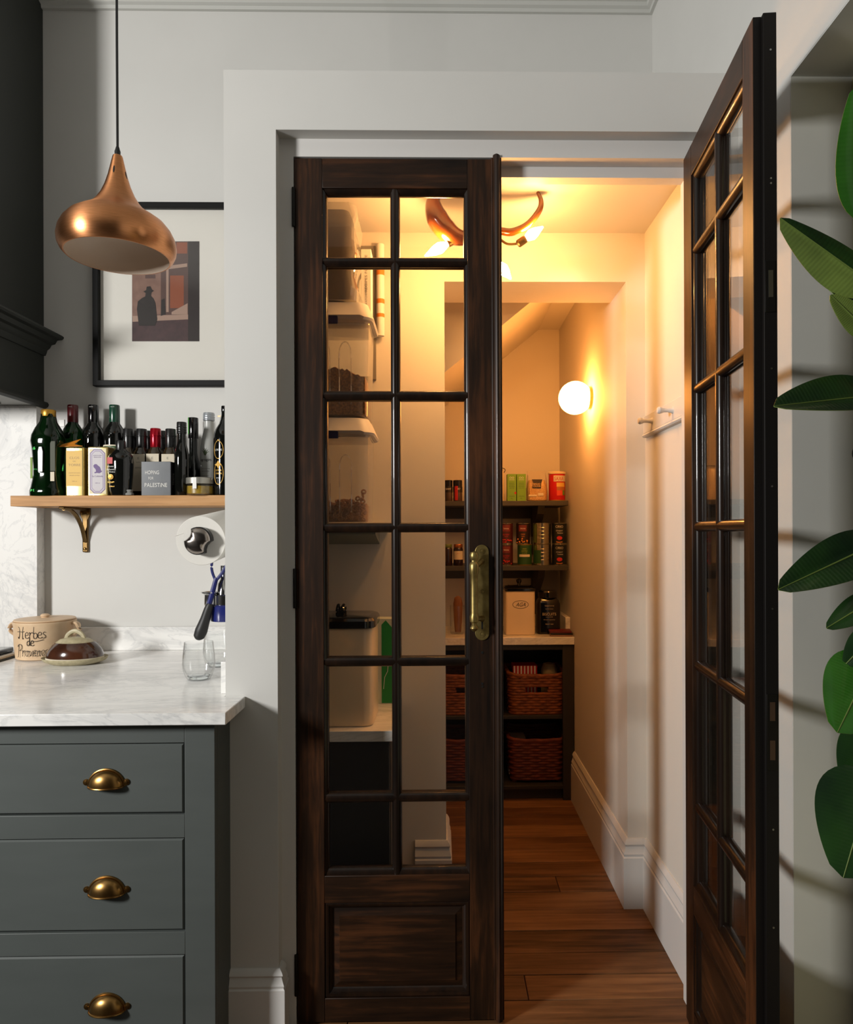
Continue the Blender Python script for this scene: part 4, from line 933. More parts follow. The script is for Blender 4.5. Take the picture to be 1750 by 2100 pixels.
# cereal tubs
def tub(label, z0, z1, fill, cereal, group='clear cereal tubs'):
    h = z1-z0; w, d_ = .232, .20; c = P(688, 900, 2.23)
    t = thing('cereal_tub', label, 'container', (c.x, 2.235, z0+.0003), group=group)
    rr_body(MB(), w, d_, .035, [(0, .010), (.004, .006), (h*.80, 0), (h*.81, 0)]).build('tub_body', TUB, t)
    for xx in (-.02, .045):
        MB().tube(spline([(xx-.018, -d_/2-.0006, h*.10), (xx-.018, -d_/2-.0016, h*.5), (xx-.014, -d_/2-.0018, h*.60), (xx, -d_/2-.0018, h*.64), (xx+.014, -d_/2-.0018, h*.60), (xx+.018, -d_/2-.0016, h*.5), (xx+.018, -d_/2-.0006, h*.10)], 3), .0022, 6).build('tub_rib', RIBM, t)
    rr_body(MB(), w+.004, d_+.004, .036, [(h*.805, .003), (h*.82, 0), (h*.85, 0), (h*.865, .004)]).build('inner_lid', FILM, t)
    L = MB(); rings = []
    for k, (z, ins) in enumerate(((h*.862, -.012), (h*.86, -.016), (h*.93, -.004), (h*.985, .004), (h, .02))):
        rings.append([(x, y, z-(.035*h*max(0, 1-k*.6) if x > w*.42 else 0)) for x, y in rrect(w-2*ins, d_-2*ins, .04, 5)])
    L.rings(rings).build('lid', WHITE, t)
    MB().box(-.028, .024, -d_/2-.010, -d_/2-.001, h*.79, h*.865).build('clip', NAVY, t, bevel=.002)
    cm = cereal
    if fill[0] == 'rings':
        g = MB(); rg = random.Random(5)
        for k in range(230):
            x = rg.uniform(-w/2+.016, w/2-.016); y = -d_/2+.018+abs(rg.gauss(0, .03)); y = min(y, d_/2-.02)
            z = rg.uniform(.012, h*fill[1]+(.03 if x > w*.33 else 0)); a_ = rg.uniform(0, 6.3); b_ = rg.uniform(-1.2, 1.2); M = Matrix.Rotation(a_, 3, 'Z') @ Matrix.Rotation(b_+1.57, 3, 'X')
            rs = []
            for i in range(8):
                p = 2*math.pi*i/8; cn = Vector((math.cos(p), math.sin(p), 0))
                rs.append([Vector((x, y, z))+M @ (cn*(.0062+.0028*math.cos(q))+Vector((0, 0, .0028*math.sin(q)))) for q in [2*math.pi*j/5 for j in range(5)]])
            rs.append(rs[0]); g.rings(rs, True, False, False)
        tag(g.build('cereal_rings', cm, t), kind='stuff')
        rr_body(MB(), w-.03, d_-.06, .02, [(.006, .004), (h*fill[1]*.8, 0), (h*fill[1]*.9, .01)], c=(0, .02, 0)).build('cereal_heap', cm, t)
    else:
        G = MB(); n1, n2 = 30, 14; vs = []; fs = []
        for j in range(n2+1):
            for i in range(n1+1):
                x = -w/2+.012+(w-.024)*i/n1; y = -d_/2+.011+(d_-.022)*j/n2
                vs.append((x, y, h*fill[1]*(.60+.45*math.sin(i/n1*2.2+.4)+.015*math.sin(i*.9))+random.uniform(-.004, .004)))
        N = len(vs)
        for x, y, z in list(vs): vs.append((x, y, .007))
        for j in range(n2):
            for i in range(n1):
                a_ = j*(n1+1)+i; fs.append((a_, a_+1, a_+n1+2, a_+n1+1)); fs.append((a_+N+n1+1, a_+N+n1+2, a_+N+1, a_+N))
        for i in range(n1): fs.append((i, i+N, i+1+N, i+1)); b_ = n2*(n1+1)+i; fs.append((b_+1, b_+1+N, b_+N, b_))
        for j in range(n2): a_ = j*(n1+1); fs.append((a_+n1+1, a_+n1+1+N, a_+N, a_)); b_ = a_+n1; fs.append((b_, b_+N, b_+n1+1+N, b_+n1+1))
        G.add(vs, fs); tag(G.build('muesli', cm, t, smooth=60), kind='stuff')
    return t
zt1 = P(720, 852, 2.12).z; zt2 = P(720, 612, 2.12).z
tub('clear tub with ring cereal and white lid, lower of the two stacked', zs1, zt1, ('rings', .22), mat('ring_cereal', '#8f5f30', .7))
tub('clear tub with brown muesli and white lid, upper of the two stacked', zt1, zt2, ('muesli', .40), mat('muesli', '#6e4a2a', .9, col2='#a5733f', scale=160, bump=1.))
# wrapped bundle on top
zt3 = P(700, 418, 2.14).z
wbn = thing('wrapped_bundle', 'dark grey bundle in crinkled clear plastic, on top of the upper tub', 'bundle', (P(662, 500, 2.2).x, 2.22, zt2+.0006))
hB = zt3-zt2
rr_body(MB(), .200, .16, .035, [(.001, .012), (.02, .002), (hB*.5, 0), (hB-.03, .004), (hB-.012, .012), (hB-.006, .03)]).build('folded_cloth', mat('grey_cloth', '#55504c', .9), wbn)
fm_ = MB(); rings = []; rg = random.Random(11)
for k in range(9):
    z = hB*k/8; rings.append([(x+rg.uniform(-.003, .003), y+rg.uniform(-.003, .003), z+.0005) for x, y in rrect(.222+.01*math.sin(k*2), .178, .03, 5)])
fm_.rings(rings); fm_.build('plastic_film', FILM, wbn, smooth=10)
# printed box behind, framed panel and paper roll on the wall
pbx = thing('printed_box', 'slim white box with grey printed lines, beside the wrapped bundle', 'box', (P(757, 600, 2.3).x, 2.295, zt2+.0006))
zbx = P(757, 520, 2.3).z-zt2
MB().box(-.022, .010, -.03, .03, 0, zbx).build('carton', WHITEP, pbx, bevel=.001)
lettering(pbx, [('RECIPES FOR LIFE', -.006, zbx*.62, .12, .008), ('A KITCHEN BOOK', -.006, zbx*.30, .07, .006)], GREYINK, y=-.0306, rot90=True)
grf = thing('grey_frame', 'narrow grey frame on the pantry wall behind the tubs', 'frame', (P(735, 700, YN).x, YN-.001, P(735, 780, YN).z))
gz1 = P(735, 507, YN).z-P(735, 780, YN).z; gxr = P(772, 600, YN).x-P(735, 600, YN).x
for a_ in ((-.2, -.186, 0, gz1), (gxr-.012, gxr, 0, gz1)): MB().box(a_[0], a_[1], -.012, 0, a_[2], a_[3]).build('frame_side', mat('grey_frame_paint', '#7f7a72', .5), grf, bevel=.001)
for a_ in ((0, .012), (gz1-.012, gz1)): MB().box(-.186, gxr-.012, -.012, 0, a_[0], a_[1]).build('frame_rail', mat('grey_frame_paint', '#7f7a72', .5), grf, bevel=.001)
MB().box(-.186, gxr-.012, -.006, -.001, .012, gz1-.012).build('backing', WHITEP, grf)
rlx = P(780, 600, 2.47); z_a, z_b = P(783, 688, 2.47).z, P(778, 500, 2.47).z
prl = thing('paper_roll', 'white rolled paper tube with orange bands, hung on the pantry wall', 'paper roll', (rlx.x, 2.478, z_a))
hl = z_b-z_a
MB().lathe([(.0135, 0), (.014, .002), (.014, hl), (.010, hl), (.010, .002)], 20).build('paper_tube', WHITEP, prl)
for z_, dz_ in ((.66, .13), (.35, .05), (.20, .04)): MB().lathe([(.0143, (z_)*hl), (.0145, z_*hl+.001), (.0145, (z_+dz_)*hl)], 20, cap0=False, cap1=False).build('orange_band', ORANGEP, prl)
MB().tube([(0, .004, hl), (0, .02, hl+.012)], .0015, 6).build('hook', STEEL, prl)

# ------------------------------------------------------------------ pantry end wall: cabinet, marble, shelves
YE = 3.49; xe1 = XNF-.004; xe0 = -.60
ec = thing('pantry_cabinet', 'dark open-fronted pantry cabinet holding the baskets', 'cabinet', (0, YE, 0))
def eb(n, x0, x1, y0, y1, z0, z1, m=DARKCAB): return MB().box(x0, x1, y0, y1, z0, z1).build(n, m, ec, origin=(0, YE, 0), bevel=.0015)
ze = lambda py: P(1100, py, YE).z
zet = ze(1322); xs1 = P(1155, 1500, YE).x; xm0, xm1 = P(1004, 1500, YE).x, P(1032, 1500, YE).x
eb('face_stile', xs1, xe1, YE, YE+.022, 0, zet); eb('face_stile', xm0, xm1, YE, YE+.022, .07, zet-.03); eb('face_stile', xe0, xe0+.06, YE, YE+.022, 0, zet)
eb('face_rail', xe0+.06, xs1, YE, YE+.022, ze(1333), zet)
zb1, zb2 = ze(1470), ze(1612)
eb('shelf_board', xe0+.02, xe1-.02, YE+.024, YPB-.02, zb1-.018, zb1); eb('shelf_board', xe0+.02, xe1-.02, YE+.004, YPB-.02, zb2-.018, zb2)
eb('plinth', xe0+.06, xs1, YE+.03, YE+.045, 0, zb2-.02); eb('side_panel', xe1-.019, xe1, YE+.023, YPB-.02, 0, zet); eb('side_panel', xe0, xe0+.019, YE+.023, YPB-.02, 0, zet); eb('back_panel', xe0+.02, xe1-.02, YPB-.019, YPB-.004, 0, zet)
em = thing('pantry_worktop', 'white marble pantry worktop at the far end, with side upstand', 'worktop', (0, YE, zet))
zem = P(1100, 1307, YE-.012).z
MB().box(xe0, xe1+.002, YE-.012, YPB-.003, zet+.0004, zem).build('slab', MARBLE, em, origin=(0, YE, zet), bevel=.002)
MB().box(xe1-.022, xe1+.002, YE+.105, YPB-.003, zem+.0002, zem+.085).build('upstand', MARBLE, em, origin=(0, YE, zet), bevel=.002)
YS = 3.58
def pshelf(py0, py1, label):
    z1, z0 = P(1100, py0, YS).z, P(1100, py1, YS).z
    t = thing('wall_shelf', label, 'shelf', (0, YS, z0), group='dark pantry wall shelves')
    o_ = (0, YS, z0); xr_ = P(1166, 1030, YS).x
    MB().box(xe0, xr_, YS, YPB-.002, z0, z1).build('board', DARKSH, t, origin=o_, bevel=.0015)
    xb_ = P(1098, 1100, YPB-.03).x
    MB().box(xb_-.022, xb_+.022, YPB-.030, YPB-.002, z0-.26, z0).build('upright', DARKSH, t, origin=o_, bevel=.0015)
    MB().prism([(YS+.05, z0), (YPB-.03, z0), (YPB-.03, z0-.16), (YS+.08, z0-.04)], xb_-.018, xb_+.018, 'yz').build('bracket_arm', DARKSH, t, origin=o_, smooth=0)
    MB().box(xe0, xb_-.022, YPB-.025, YPB-.002, z0-.06, z0).build('batten', DARKSH, t, origin=o_, bevel=.0015)
    return z1
zu1 = pshelf(1027, 1037, 'upper dark pantry shelf with green boxes and red canister')
zu2 = pshelf(1160, 1170, 'lower dark pantry shelf with stacked food cans')
# baskets
def basket_mesh(w, d_, h, rows, rope, waves, hole, flare=.94, stakes=False):
    mb = MB(); per = []
    for x, y in rrect(1, 1, .14, 4): per.append((x, y))
    def ringpts(zf, ph, amp):
        sc = flare+(1-flare)*zf; out = []
        N = 72
        # resample the outline evenly
        L = [0]
        pp_ = [(x*w*sc, y*d_*sc) for x, y in per]; pp_.append(pp_[0])
        for i in range(1, len(pp_)): L.append(L[-1]+math.dist(pp_[i], pp_[i-1]))
        for k in range(N):
            t = L[-1]*k/N; i = max(j for j in range(len(L)-1) if L[j] <= t); f = (t-L[i])/(L[i+1]-L[i]+1e-9)
            x = pp_[i][0]+(pp_[i+1][0]-pp_[i][0])*f; y = pp_[i][1]+(pp_[i+1][1]-pp_[i][1])*f
            n = math.hypot(x, y); g = 1+amp*math.sin(2*math.pi*k*waves/N+ph)/n
            dip = 0
            out.append((x*g, y*g, zf*h+dip))
        return out
    rope_h = h/rows
    for i in range(rows):
        zf = (i+.5)/rows; pts = ringpts(zf, math.pi*(i % 2), rope)
        segs = [pts+[pts[0]]]
        if hole and hole[0] <= i < hole[1]:
            segs = []; cur = []
            start = next(k for k in range(72) if pts[k][1] < 0 and abs(pts[k][0]) < w*.17)
            order = [(start+k) % 72 for k in range(73)]
            for k in order:
                if pts[k][1] < 0 and abs(pts[k][0]) < w*.17:
                    if len(cur) > 1: segs.append(cur)
                    cur = []
                else: cur.append(pts[k])
            if len(cur) > 1: segs.append(cur)
        for sg in segs: mb.tube(sg, rope_h*.56, 6)
    top = ringpts(1.0, 0, rope*1.3); top = [(x, y, z+(.06*h*(abs(x)/(w/2))**4)) for x, y, z in top]
    mb.tube(top+[top[0]], rope_h*.75, 6)
    rr_body(mb, w*flare-.012, d_*flare-.012, .03, [(.003, .004), (.009, 0)])
    if stakes:
        b_ = ringpts(0, 0, 0); t_ = ringpts(1, 0, 0)
        for k in range(0, 72, 3): mb.tube([b_[k], t_[k]], .003, 5)
    return mb
wbk = (P(1153, 1400, YE+.03).x-P(1036, 1400, YE+.03).x)
cbx = P(1095, 1420, YE+.17).x; cbl = P(958, 1420, YE+.17).x
hb1 = P(1095, 1387, YE+.03).z-zb1; hb2 = P(1095, 1520, YE+.03).z-zb2
bm1 = basket_mesh(wbk, .28, hb1, 14, .0030, 18, (8, 10)); bm2 = basket_mesh(wbk, .28, hb2-.012, 15, .0034, 12, None, .9, True)
def mk_basket(x, z, mb, m, label, feet=False, data=[None, None]):
    i = 1 if feet else 0
    t = thing('storage_basket', label, 'basket', (x, YE+.175, z+.0004), group='willow baskets in the pantry cabinet' if feet else 'seagrass baskets in the pantry cabinet')
    zoff = .012 if feet else 0
    if data[i] is None: data[i] = mb.build('weave', m, t, (0, 0, zoff), smooth=60).data
    else: link('weave', data[i], t, (0, 0, zoff))
    if feet:
        for sx_ in (-1, 1):
            MB().box(sx_*wbk*.40-.012, sx_*wbk*.40+.012, -.115, .115, 0, .014).build('foot', m, t, bevel=.002)
mk_basket(cbx, zb1, bm1, WICKER, 'brown woven basket with hand hole, upper right in the pantry cabinet')
mk_basket(cbl, zb1, bm1, WICKER, 'brown woven basket seen through the door glass, upper row of the pantry cabinet')
mk_basket(cbx, zb2, bm2, WICKER2, 'red-brown willow basket, lower right in the pantry cabinet', True)
mk_basket(cbl, zb2, bm2, WICKER2, 'red-brown willow basket seen through the door glass, lower row of the pantry cabinet', True)
# basket contents
sb = thing('striped_box', 'red and white striped box poking out of the upper right basket', 'box', (cbx-.055, YE+.14, zb1+.012))
hsb = P(1065, 1363, YE+.12).z-zb1-.012
MB().box(-.062, .062, -.05, .05, 0, hsb).build('carton', RED, sb, bevel=.001)
for k in range(7): MB().box(-.058+k*.0175, -.051+k*.0175, -.0507, -.0501, hsb*.3, hsb-.001).build('stripe', WHITEP, sb)
pk = thing('paper_bundle', 'round cream paper bundle in the upper right basket', 'bundle', (cbx+.078, YE+.15, zb1+.012))
hpk = P(1120, 1360, YE+.12).z-zb1-.012
MB().lathe([(.035, 0), (.042, .01), (.044, hpk*.6), (.041, hpk*.85), (.030, hpk*.97), (.004, hpk)], 24).build('bundle_body', mat('cream_paper', '#a99a78', .9, col2='#97886a', scale=20), pk)
for k in range(3): MB().lathe([(.0445, hpk*(.3+k*.16)), (.0455, hpk*(.31+k*.16)), (.0445, hpk*(.32+k*.16))], 24, cap0=False, cap1=False).build('string', STEM, pk)
pt2 = thing('magazine_stack', 'pale magazines lying in the lower right basket', 'magazines', (cbx-.07, YE+.17, zb2+.03))
hmz = P(1050, 1512, YE+.17).z-zb2-.03
for k in range(3): MB().box(-.07, .045-.01*k, -.09, .09, hmz*k/3+.0003, hmz*(k+1)/3).build('magazine', [WHITEP, mat('grey_cover', '#6d6a63', .6), LCREAM][k], pt2, bevel=.001)

# ------------------------------------------------------------------ cans and packets
def can(label, px, Y, z0, rpx, h, body, group, name='food_can', rimm=SILVER, cat='can', rz=0.):
    r = rpx*Y/F; t = thing(name, label, cat, (P(px, 1100, Y).x, Y, z0), -math.atan(P(px, 1100, Y).x/Y), group)
    MB().lathe([(r*.96, .003), (r*.985, .004), (r*.985, h-.004), (r*.96, h-.003)], 28).build('sleeve', body, t)
    for a_ in (0, h-.005): MB().lathe([(r*.97, a_), (r, a_+.001), (r, a_+.004), (r*.96, a_+.005)], 28).build('rim', rimm, t)
    return t, r
YCn = 3.635; hcn = P(1147, 1072, YCn).z-P(1147, 1115, YCn).z; zc1 = zu2+.0004; zc2 = zu2+hcn+.0012
MAROON = mat('maroon_label', '#3d0d10', .5); BLKL = mat('black_label', '#131210', .4); BLKTEAL = mat('dark_teal_label', '#10181a', .4); PINKR = mat('maroon_disc', '#6a1f1f', .5)
for z, lb in ((zc2, 'upper'), (zc1, 'lower')):
    t, r = can('maroon bean can beside the door bead, %s of its stack' % lb, 1038, YCn, z, 14.5, hcn, MAROON, 'maroon bean cans')
    wrap_patch(MB(), r+.0002, R(-28), R(34), hcn*.60, hcn*.90).build('label_disc', PINKR, t)
    lettering(t, [('biona', .002, hcn*.74, .026, .008)], LCREAM, wrap=r+.0012)
    lettering(t, [('RED KIDNEY', .002, hcn*.45, .034, .007), ('BEANS', .002, hcn*.36, .018, .005)], RED, wrap=r+.0009, name='red_lettering')
    for k in range(14): 
        a_ = random.uniform(-.5, .9); MB().lathe([(.002, 0), (.0035, -.001), (.002, -.002)], 6, (r*math.sin(a_), -r*math.cos(a_), hcn*random.uniform(.08, .25)), axis=1).build('bean', RED, t)
t, r = can('dark chick pea can on top of the green-labelled jar', 1073, YCn, zc2, 14.5, hcn, mat('brown_black_label', '#1d0e0b', .45), None)
wrap_patch(MB(), r+.0002, R(-34), R(30), hcn*.60, hcn*.90).build('label_disc', PINKR, t)
lettering(t, [('biona', .0, hcn*.74, .026, .008)], LCREAM, wrap=r+.0012)
lettering(t, [('CHICK', .0, hcn*.46, .022, .007), ('PEAS', .0, hcn*.36, .016, .005)], ORANGEP, wrap=r+.0009, name='orange_lettering')
for k in range(12): a_ = random.uniform(-1, .7); MB().lathe([(.002, 0), (.0038, -.001), (.002, -.002)], 6, (r*math.sin(a_), -r*math.cos(a_), hcn*random.uniform(.07, .27)), axis=1).build('bean', ORANGEP, t)
t, r = can('green-labelled jar with gold lid, under the dark chick pea can', 1076, YCn, zc1, 14.8, hcn, DKGREEN, None, 'lentil_jar', mat('gold_lid', '#b08a4a', .3, .8), 'jar')
lettering(t, [('GREEN', 0, hcn*.78, .022, .006), ('LENTILS', 0, hcn*.68, .030, .007), ('IN WATER', 0, hcn*.58, .026, .005)], mat('lime_print', '#a9b53a', .5), wrap=r+.0006)
wrap_patch(MB(), r+.0002, R(-45), R(45), hcn*.40, hcn*.52).build('label_band', LCREAM, t)
for z, lb in ((zc2, 'upper'), (zc1, 'lower')):
    t, r = can('plain silver ribbed can with green label edge, %s of its stack' % lb, 1112, YCn, z, 18.3, hcn, SILVER, 'silver cans')
    for k in range(4): MB().lathe([(r*.985, hcn*(.25+k*.17)), (r*1.0, hcn*(.265+k*.17)), (r*.985, hcn*(.28+k*.17))], 28, cap0=False, cap1=False).build('rib', SILVER, t)
    wrap_patch(MB(), r+.0003, R(-85), R(-35), hcn*.06, hcn*.94).build('paper_label', mat('sage_label', '#4d5a2c', .5), t)
    if lb == 'lower': wrap_patch(MB(), r+.0006, R(-62), R(-8), hcn*.10, hcn*.72, seg=8).build('leaf_print', DKGREEN, t)
for z, lb in ((zc2, 'upper'), (zc1, 'lower')):
    t, r = can('black can of chopped tomatoes with red tomato print, %s of its stack' % lb, 1147.5, YCn, z, 15.2, hcn, BLKTEAL, 'black tomato cans')
    lettering(t, [('CIRIO', 0, hcn*.82, .040, .012)], LCREAM, wrap=r+.0006)
    lettering(t, [('Chopped', 0, hcn*.62, .034, .008, .2), ('Tomatoes', .004, hcn*.52, .030, .006, .2)], WHITEINK, wrap=r+.0006)
    bl_ = [(x*.001+.002, z_*.001) for x, z_ in ((-16, 0), (-12, 7), (-4, 10), (4, 9), (11, 6), (14, 0), (10, -7), (0, -10), (-10, -8))]
    MB().prism([(x, hcn*.28+z_) for x, z_ in bl_], -r-.0012, -r*.93).build('tomato_print', RED, t)
    MB().tube([(-.016, -r*.97, hcn*.10), (0, -r-.001, hcn*.07), (.016, -r*.97, hcn*.10)], .002, 6).build('orange_rim_print', ORANGEP, t)
# upper shelf
YU = 3.65; zU = zu1+.0004
def yz_(py, px): return P(px, py, YU).z-zU
pt_ = thing('cream_canister', 'cream canister with wire handle, half hidden by the door bead', 'canister', (P(1018, 1000, YU).x, YU, zU))
hc_ = yz_(966, 1020)
MB().lathe([(.040, 0), (.042, .003), (.042, hc_*.92), (.038, hc_)], 28).build('body', CREAM, pt_)
MB().tube(spline([(.036, -.01, hc_*.9), (.046, -.012, hc_*1.04), (.02, -.014, hc_*1.1), (-.03, -.012, hc_*1.05)], 5), .002, 6).build('wire_handle', BLACK, pt_)
for px0, px1, lb in ((1041, 1059, 'left of the pair'), (1060.5, 1079, 'right of the pair')):
    w = P(px1, 1000, YU-.03).x-P(px0, 1000, YU-.03).x; h = yz_(973, 1060)
    t = thing('green_carton', 'green food carton on the upper pantry shelf, %s' % lb, 'carton', (P((px0+px1)/2, 1000, YU-.03).x, YU, zU), group='green cartons')
    MB().box(-w/2, w/2, -.03, .03, 0, h).build('carton', GREENB, t, bevel=.0008)
    lettering(t, [('OO', 0, h*.86, .024, .010)], WHITEINK, y=-.0306, name='logo')
    MB().box(-.014, .014, -.0306, -.0302, h*.78, h*.79).build('logo_line', WHITEINK, t)
    lettering(t, [('ORGANIC', 0, h*.66, .028, .005), ('COCONUT', 0, h*.60, .030, .005), ('MILK DRINK', 0, h*.54, .030, .005), ('DAIRY FREE', 0, h*.48, .026, .004), ('VEGAN', 0, h*.18, .028, .005), ('1L', 0, h*.10, .010, .006)], DKGREEN, y=-.0306)
MB().lathe([(.006, 0), (.006, -.0006)], 16, (P(1057.5, 1012, YU-.031).x, YU-.0303, P(1057.5, 1011, YU-.031).z), axis=1).build('red_sticker', RED, t, origin=tuple(t.location))
# bread crumb bag
xb_ = P(1101, 1000, YU).x; hbg = yz_(985, 1100); htp = yz_(967, 1100)
bg = thing('breadcrumb_bag', 'clear bag of golden breadcrumbs with dark label', 'bag', (xb_, YU, zU))
rings = []
for z, s_ in ((0, .85), (.006, .97), (hbg*.4, 1.0), (hbg*.8, .95), (hbg, .8)):
    rings.append([(x*s_+random.uniform(-.002, .002), y*s_+random.uniform(-.002, .002), z) for x, y in rrect(.106, .06, .025, 4)])
tag(MB().rings(rings).build('breadcrumbs', mat('breadcrumb', '#b98a45', .9, col2='#e0b873', scale=220, bump=1.), bg), kind='stuff')
rings = []
for z, s_, sy_ in ((.001, .88, .9), (.006, 1.0, 1.03), (hbg*.5, 1.03, 1.04), (hbg*.85, 1.0, .95), (htp*.95, .9, .3), (htp*1.02, .94, .06)):
    rings.append([(x*s_+random.uniform(-.002, .002), y*sy_, z) for x, y in rrect(.108, .064, .025, 4)])
MB().rings(rings).build('plastic_film', FILM, bg, smooth=20)
MB().prism([(-.028, hbg*.62), (.018, hbg*.60), (.020, hbg*.85), (.026, hbg*1.02), (-.030, hbg*1.02), (-.022, hbg*.85)], -.0345, -.034).build('paper_label', mat('dark_label', '#2a1d14', .5), bg)
lettering(bg, [('BREAD', -.003, hbg*.80, .036, .010), ('CRUMBS', -.003, hbg*.70, .038, .008)], mat('crumb_print', '#d8b070', .5), y=-.0348)
MB().box(-.046, -.004, -.0345, -.034, hbg*.22, hbg*.30).build('small_label', LCREAM, bg); MB().box(.002, .030, -.0345, -.034, hbg*.25, hbg*.38).build('small_label', LCREAM, bg)
# red salt canister
sx = P(1142.5, 1000, YU).x; hs_ = yz_(968, 1142)
t = thing('salt_canister', 'red salt canister with cream lid at the right end of the upper shelf', 'canister', (sx, YU, zU), -math.atan(sx/YU))
rs_ = 17.2*YU/F
MB().lathe([(rs_*.97, .004), (rs_*.98, .005), (rs_*.98, hs_*.92)], 32).build('sleeve', mat('bright_red_card', '#c01414', .4), t)
MB().lathe([(rs_, 0), (rs_, .005), (rs_*.97, .006)], 32).build('rim', mat('gold_lid', '#b08a4a', .3, .8), t)
MB().lathe([(rs_*1.05, hs_*.92), (rs_*1.06, hs_*.93), (rs_*1.06, hs_*.985), (rs_*1.0, hs_), (rs_*.4, hs_*1.02)], 32).build('lid', CREAM, t)
wrap_patch(MB(), rs_, R(-22), R(75), hs_*.66, hs_*.86).build('name_panel', LCREAM, t)
lettering(t, [('SAXA', .012, hs_*.755, .050, .020)], RED, wrap=rs_+.001)
for a0_, a1_, z0_, z1_, m_ in ((-2, 60, .48, .62, YELLOWL), (0, 60, .34, .48, mat('food_brown', '#a5612a', .6)), (0, 40, .18, .36, mat('food_red', '#d6472e', .6)), (40, 62, .2, .36, mat('food_green', '#5d7a2a', .6))):
    wrap_patch(MB(), rs_, R(a0_), R(a1_), hs_*z0_, hs_*z1_, th=.0008).build('food_print', m_, t)
# jars seen through the closed door
for px, rp2, lb, red in ((920, 8.5, 'black spice jar on the upper pantry shelf, left of the red-striped one', False), (939, 9.5, 'black spice jar with a red stripe on the upper pantry shelf', True)):
    h = yz_(985, px); r = rp2*YU/F
    t = thing('spice_jar', lb, 'jar', (P(px, 1000, YU).x, YU, zU), group='spice jars on the upper pantry shelf')
    MB().lathe([(r*.95, 0), (r, .002), (r, h*.66), (r*.9, h*.70)], 24).build('glass_body', mat('spice_brown', '#4a3a30', .3), t)
    MB().lathe([(r*.95, h*.70), (r, h*.71), (r, h*.985), (r*.94, h)], 24).build('lid', BLACKG, t)
    wrap_patch(MB(), r+.0003, R(-80), R(80), h*.42, h*.70).build('paper_label', BLKL, t)
    lettering(t, [('BART', 0, h*.58, .030, .008)], WHITEINK, wrap=r+.0012)
    if red: wrap_patch(MB(), r+.0009, R(-40), R(0), h*.05, h*.72).build('red_stripe', RED, t)
for px, lb in ((918, 'small glass jar with green lid on the lower pantry shelf'), (940, 'jam jar with copper lid and pale label on the lower pantry shelf')):
    r = 10*YCn/F; h = P(px, 1116, YCn).z-zu2
    t = thing('jam_jar', lb, 'jar', (P(px, 1100, YCn).x, YCn, zu2+.0004))
    MB().lathe([(r*.93, 0), (r, .003), (r, h*.76), (r*.85, h*.84)], 24).build('glass_body', mat('dark_jam', '#2a140c', .12, coat=.4), t)
    MB().lathe([(r*.9, h*.84), (r*.93, h*.85), (r*.93, h*.98), (r*.88, h)], 24).build('lid', mat('copper_lid', '#a5622e', .3, .7) if px == 940 else mat('olive_lid', '#5d6a2a', .4), t)
    if px == 940:
        wrap_patch(MB(), r+.0003, R(-60), R(60), h*.28, h*.68).build('paper_label', LCREAM, t); lettering(t, [('Jam', 0, h*.56, .02, .007, .3)], RED, wrap=r+.0012)
# worktop things at the end
Yw = 3.62
tw_ = P(1098, 1250, Yw-.07).x-P(1038, 1250, Yw-.07).x; hz1 = P(1067, 1213, Yw-.07).z-zem
t = thing('cream_canister_tin', 'cream square canister with black lid and oval emblem, on the far worktop', 'canister', (P(1068, 1250, Yw-.07).x, Yw, zem+.0004))
rr_body(MB(), tw_, .14, .012, [(0, .003), (.003, 0), (hz1-.002, 0), (hz1, .002)]).build('body', CREAM, t)
ld = rr_body(MB(), tw_+.008, .148, .014, [(hz1, .003), (hz1+.002, 0), (hz1+.014, 0), (hz1+.022, .01), (hz1+.026, .03)]).build('lid', BLACKG, t)
MB().lathe([(.010, hz1+.024), (.008, hz1+.036), (.014, hz1+.046), (.013, hz1+.056), (.004, hz1+.060)], 16).build('knob', BLACKG, ld)
MB().tube([(.040*math.cos(R(a_)), -.0705, hz1*.70+.020*math.sin(R(a_))) for a_ in range(0, 361, 10)], .0010, 5, upv=(0, 1, 0)).build('emblem_oval', INK, t)
lettering(t, [('AGA', 0, hz1*.70, .050, .020, .4)], INK, y=-.0706)
xj = P(1124, 1250, Yw).x; hj = P(1124, 1211, Yw).z-zem
t = thing('biscuit_jar', 'black biscuit jar with white lettering, right of the cream canister', 'jar', (xj, Yw, zem+.0004))
rj_ = 23.5*Yw/F
rr_body(MB(), rj_*2, rj_*1.7, .02, [(0, .004), (.004, 0), (hj*.70, 0), (hj*.78, .006), (hj*.82, .014), (hj*.83, .016)]).build('body', BLACKG, t)
MB().lathe([(rj_*.80, hj*.83), (rj_*.84, hj*.845), (rj_*.84, hj*.97), (rj_*.76, hj)], 28).build('lid', BLACKG, t)
lettering(t, [('TEATIME', 0, hj*.66, .050, .006), ('HOME MADE', 0, hj*.59, .040, .004), ('BISCUITS', 0, hj*.47, .070, .014), ('LANCASTER', 0, hj*.405, .036, .004), ('finest quality', 0, hj*.34, .060, .006, .2), ('SINCE 1868', 0, hj*.24, .040, .005)], mat('cream_print', '#b8a888', .6), y=-rj_*.85-.0006)
nb = thing('notebook_stack', 'stack of small red and black notebooks at the right end of the far worktop', 'notebooks', (P(1150, 1300, YE+.05).x, YE+.050, zem+.0004), R(-4))
for k, (m_, dx_) in enumerate(((mat('marbled_cover', '#8a6a58', .6), 0), (BLACK, .002), (mat('red_cover', '#5c1518', .5), -.004))):
    MB().box(-.055+dx_, .055+dx_, -.048, .048, .009*k, .009*k+.0085).build('notebook', m_, nb, bevel=.001)
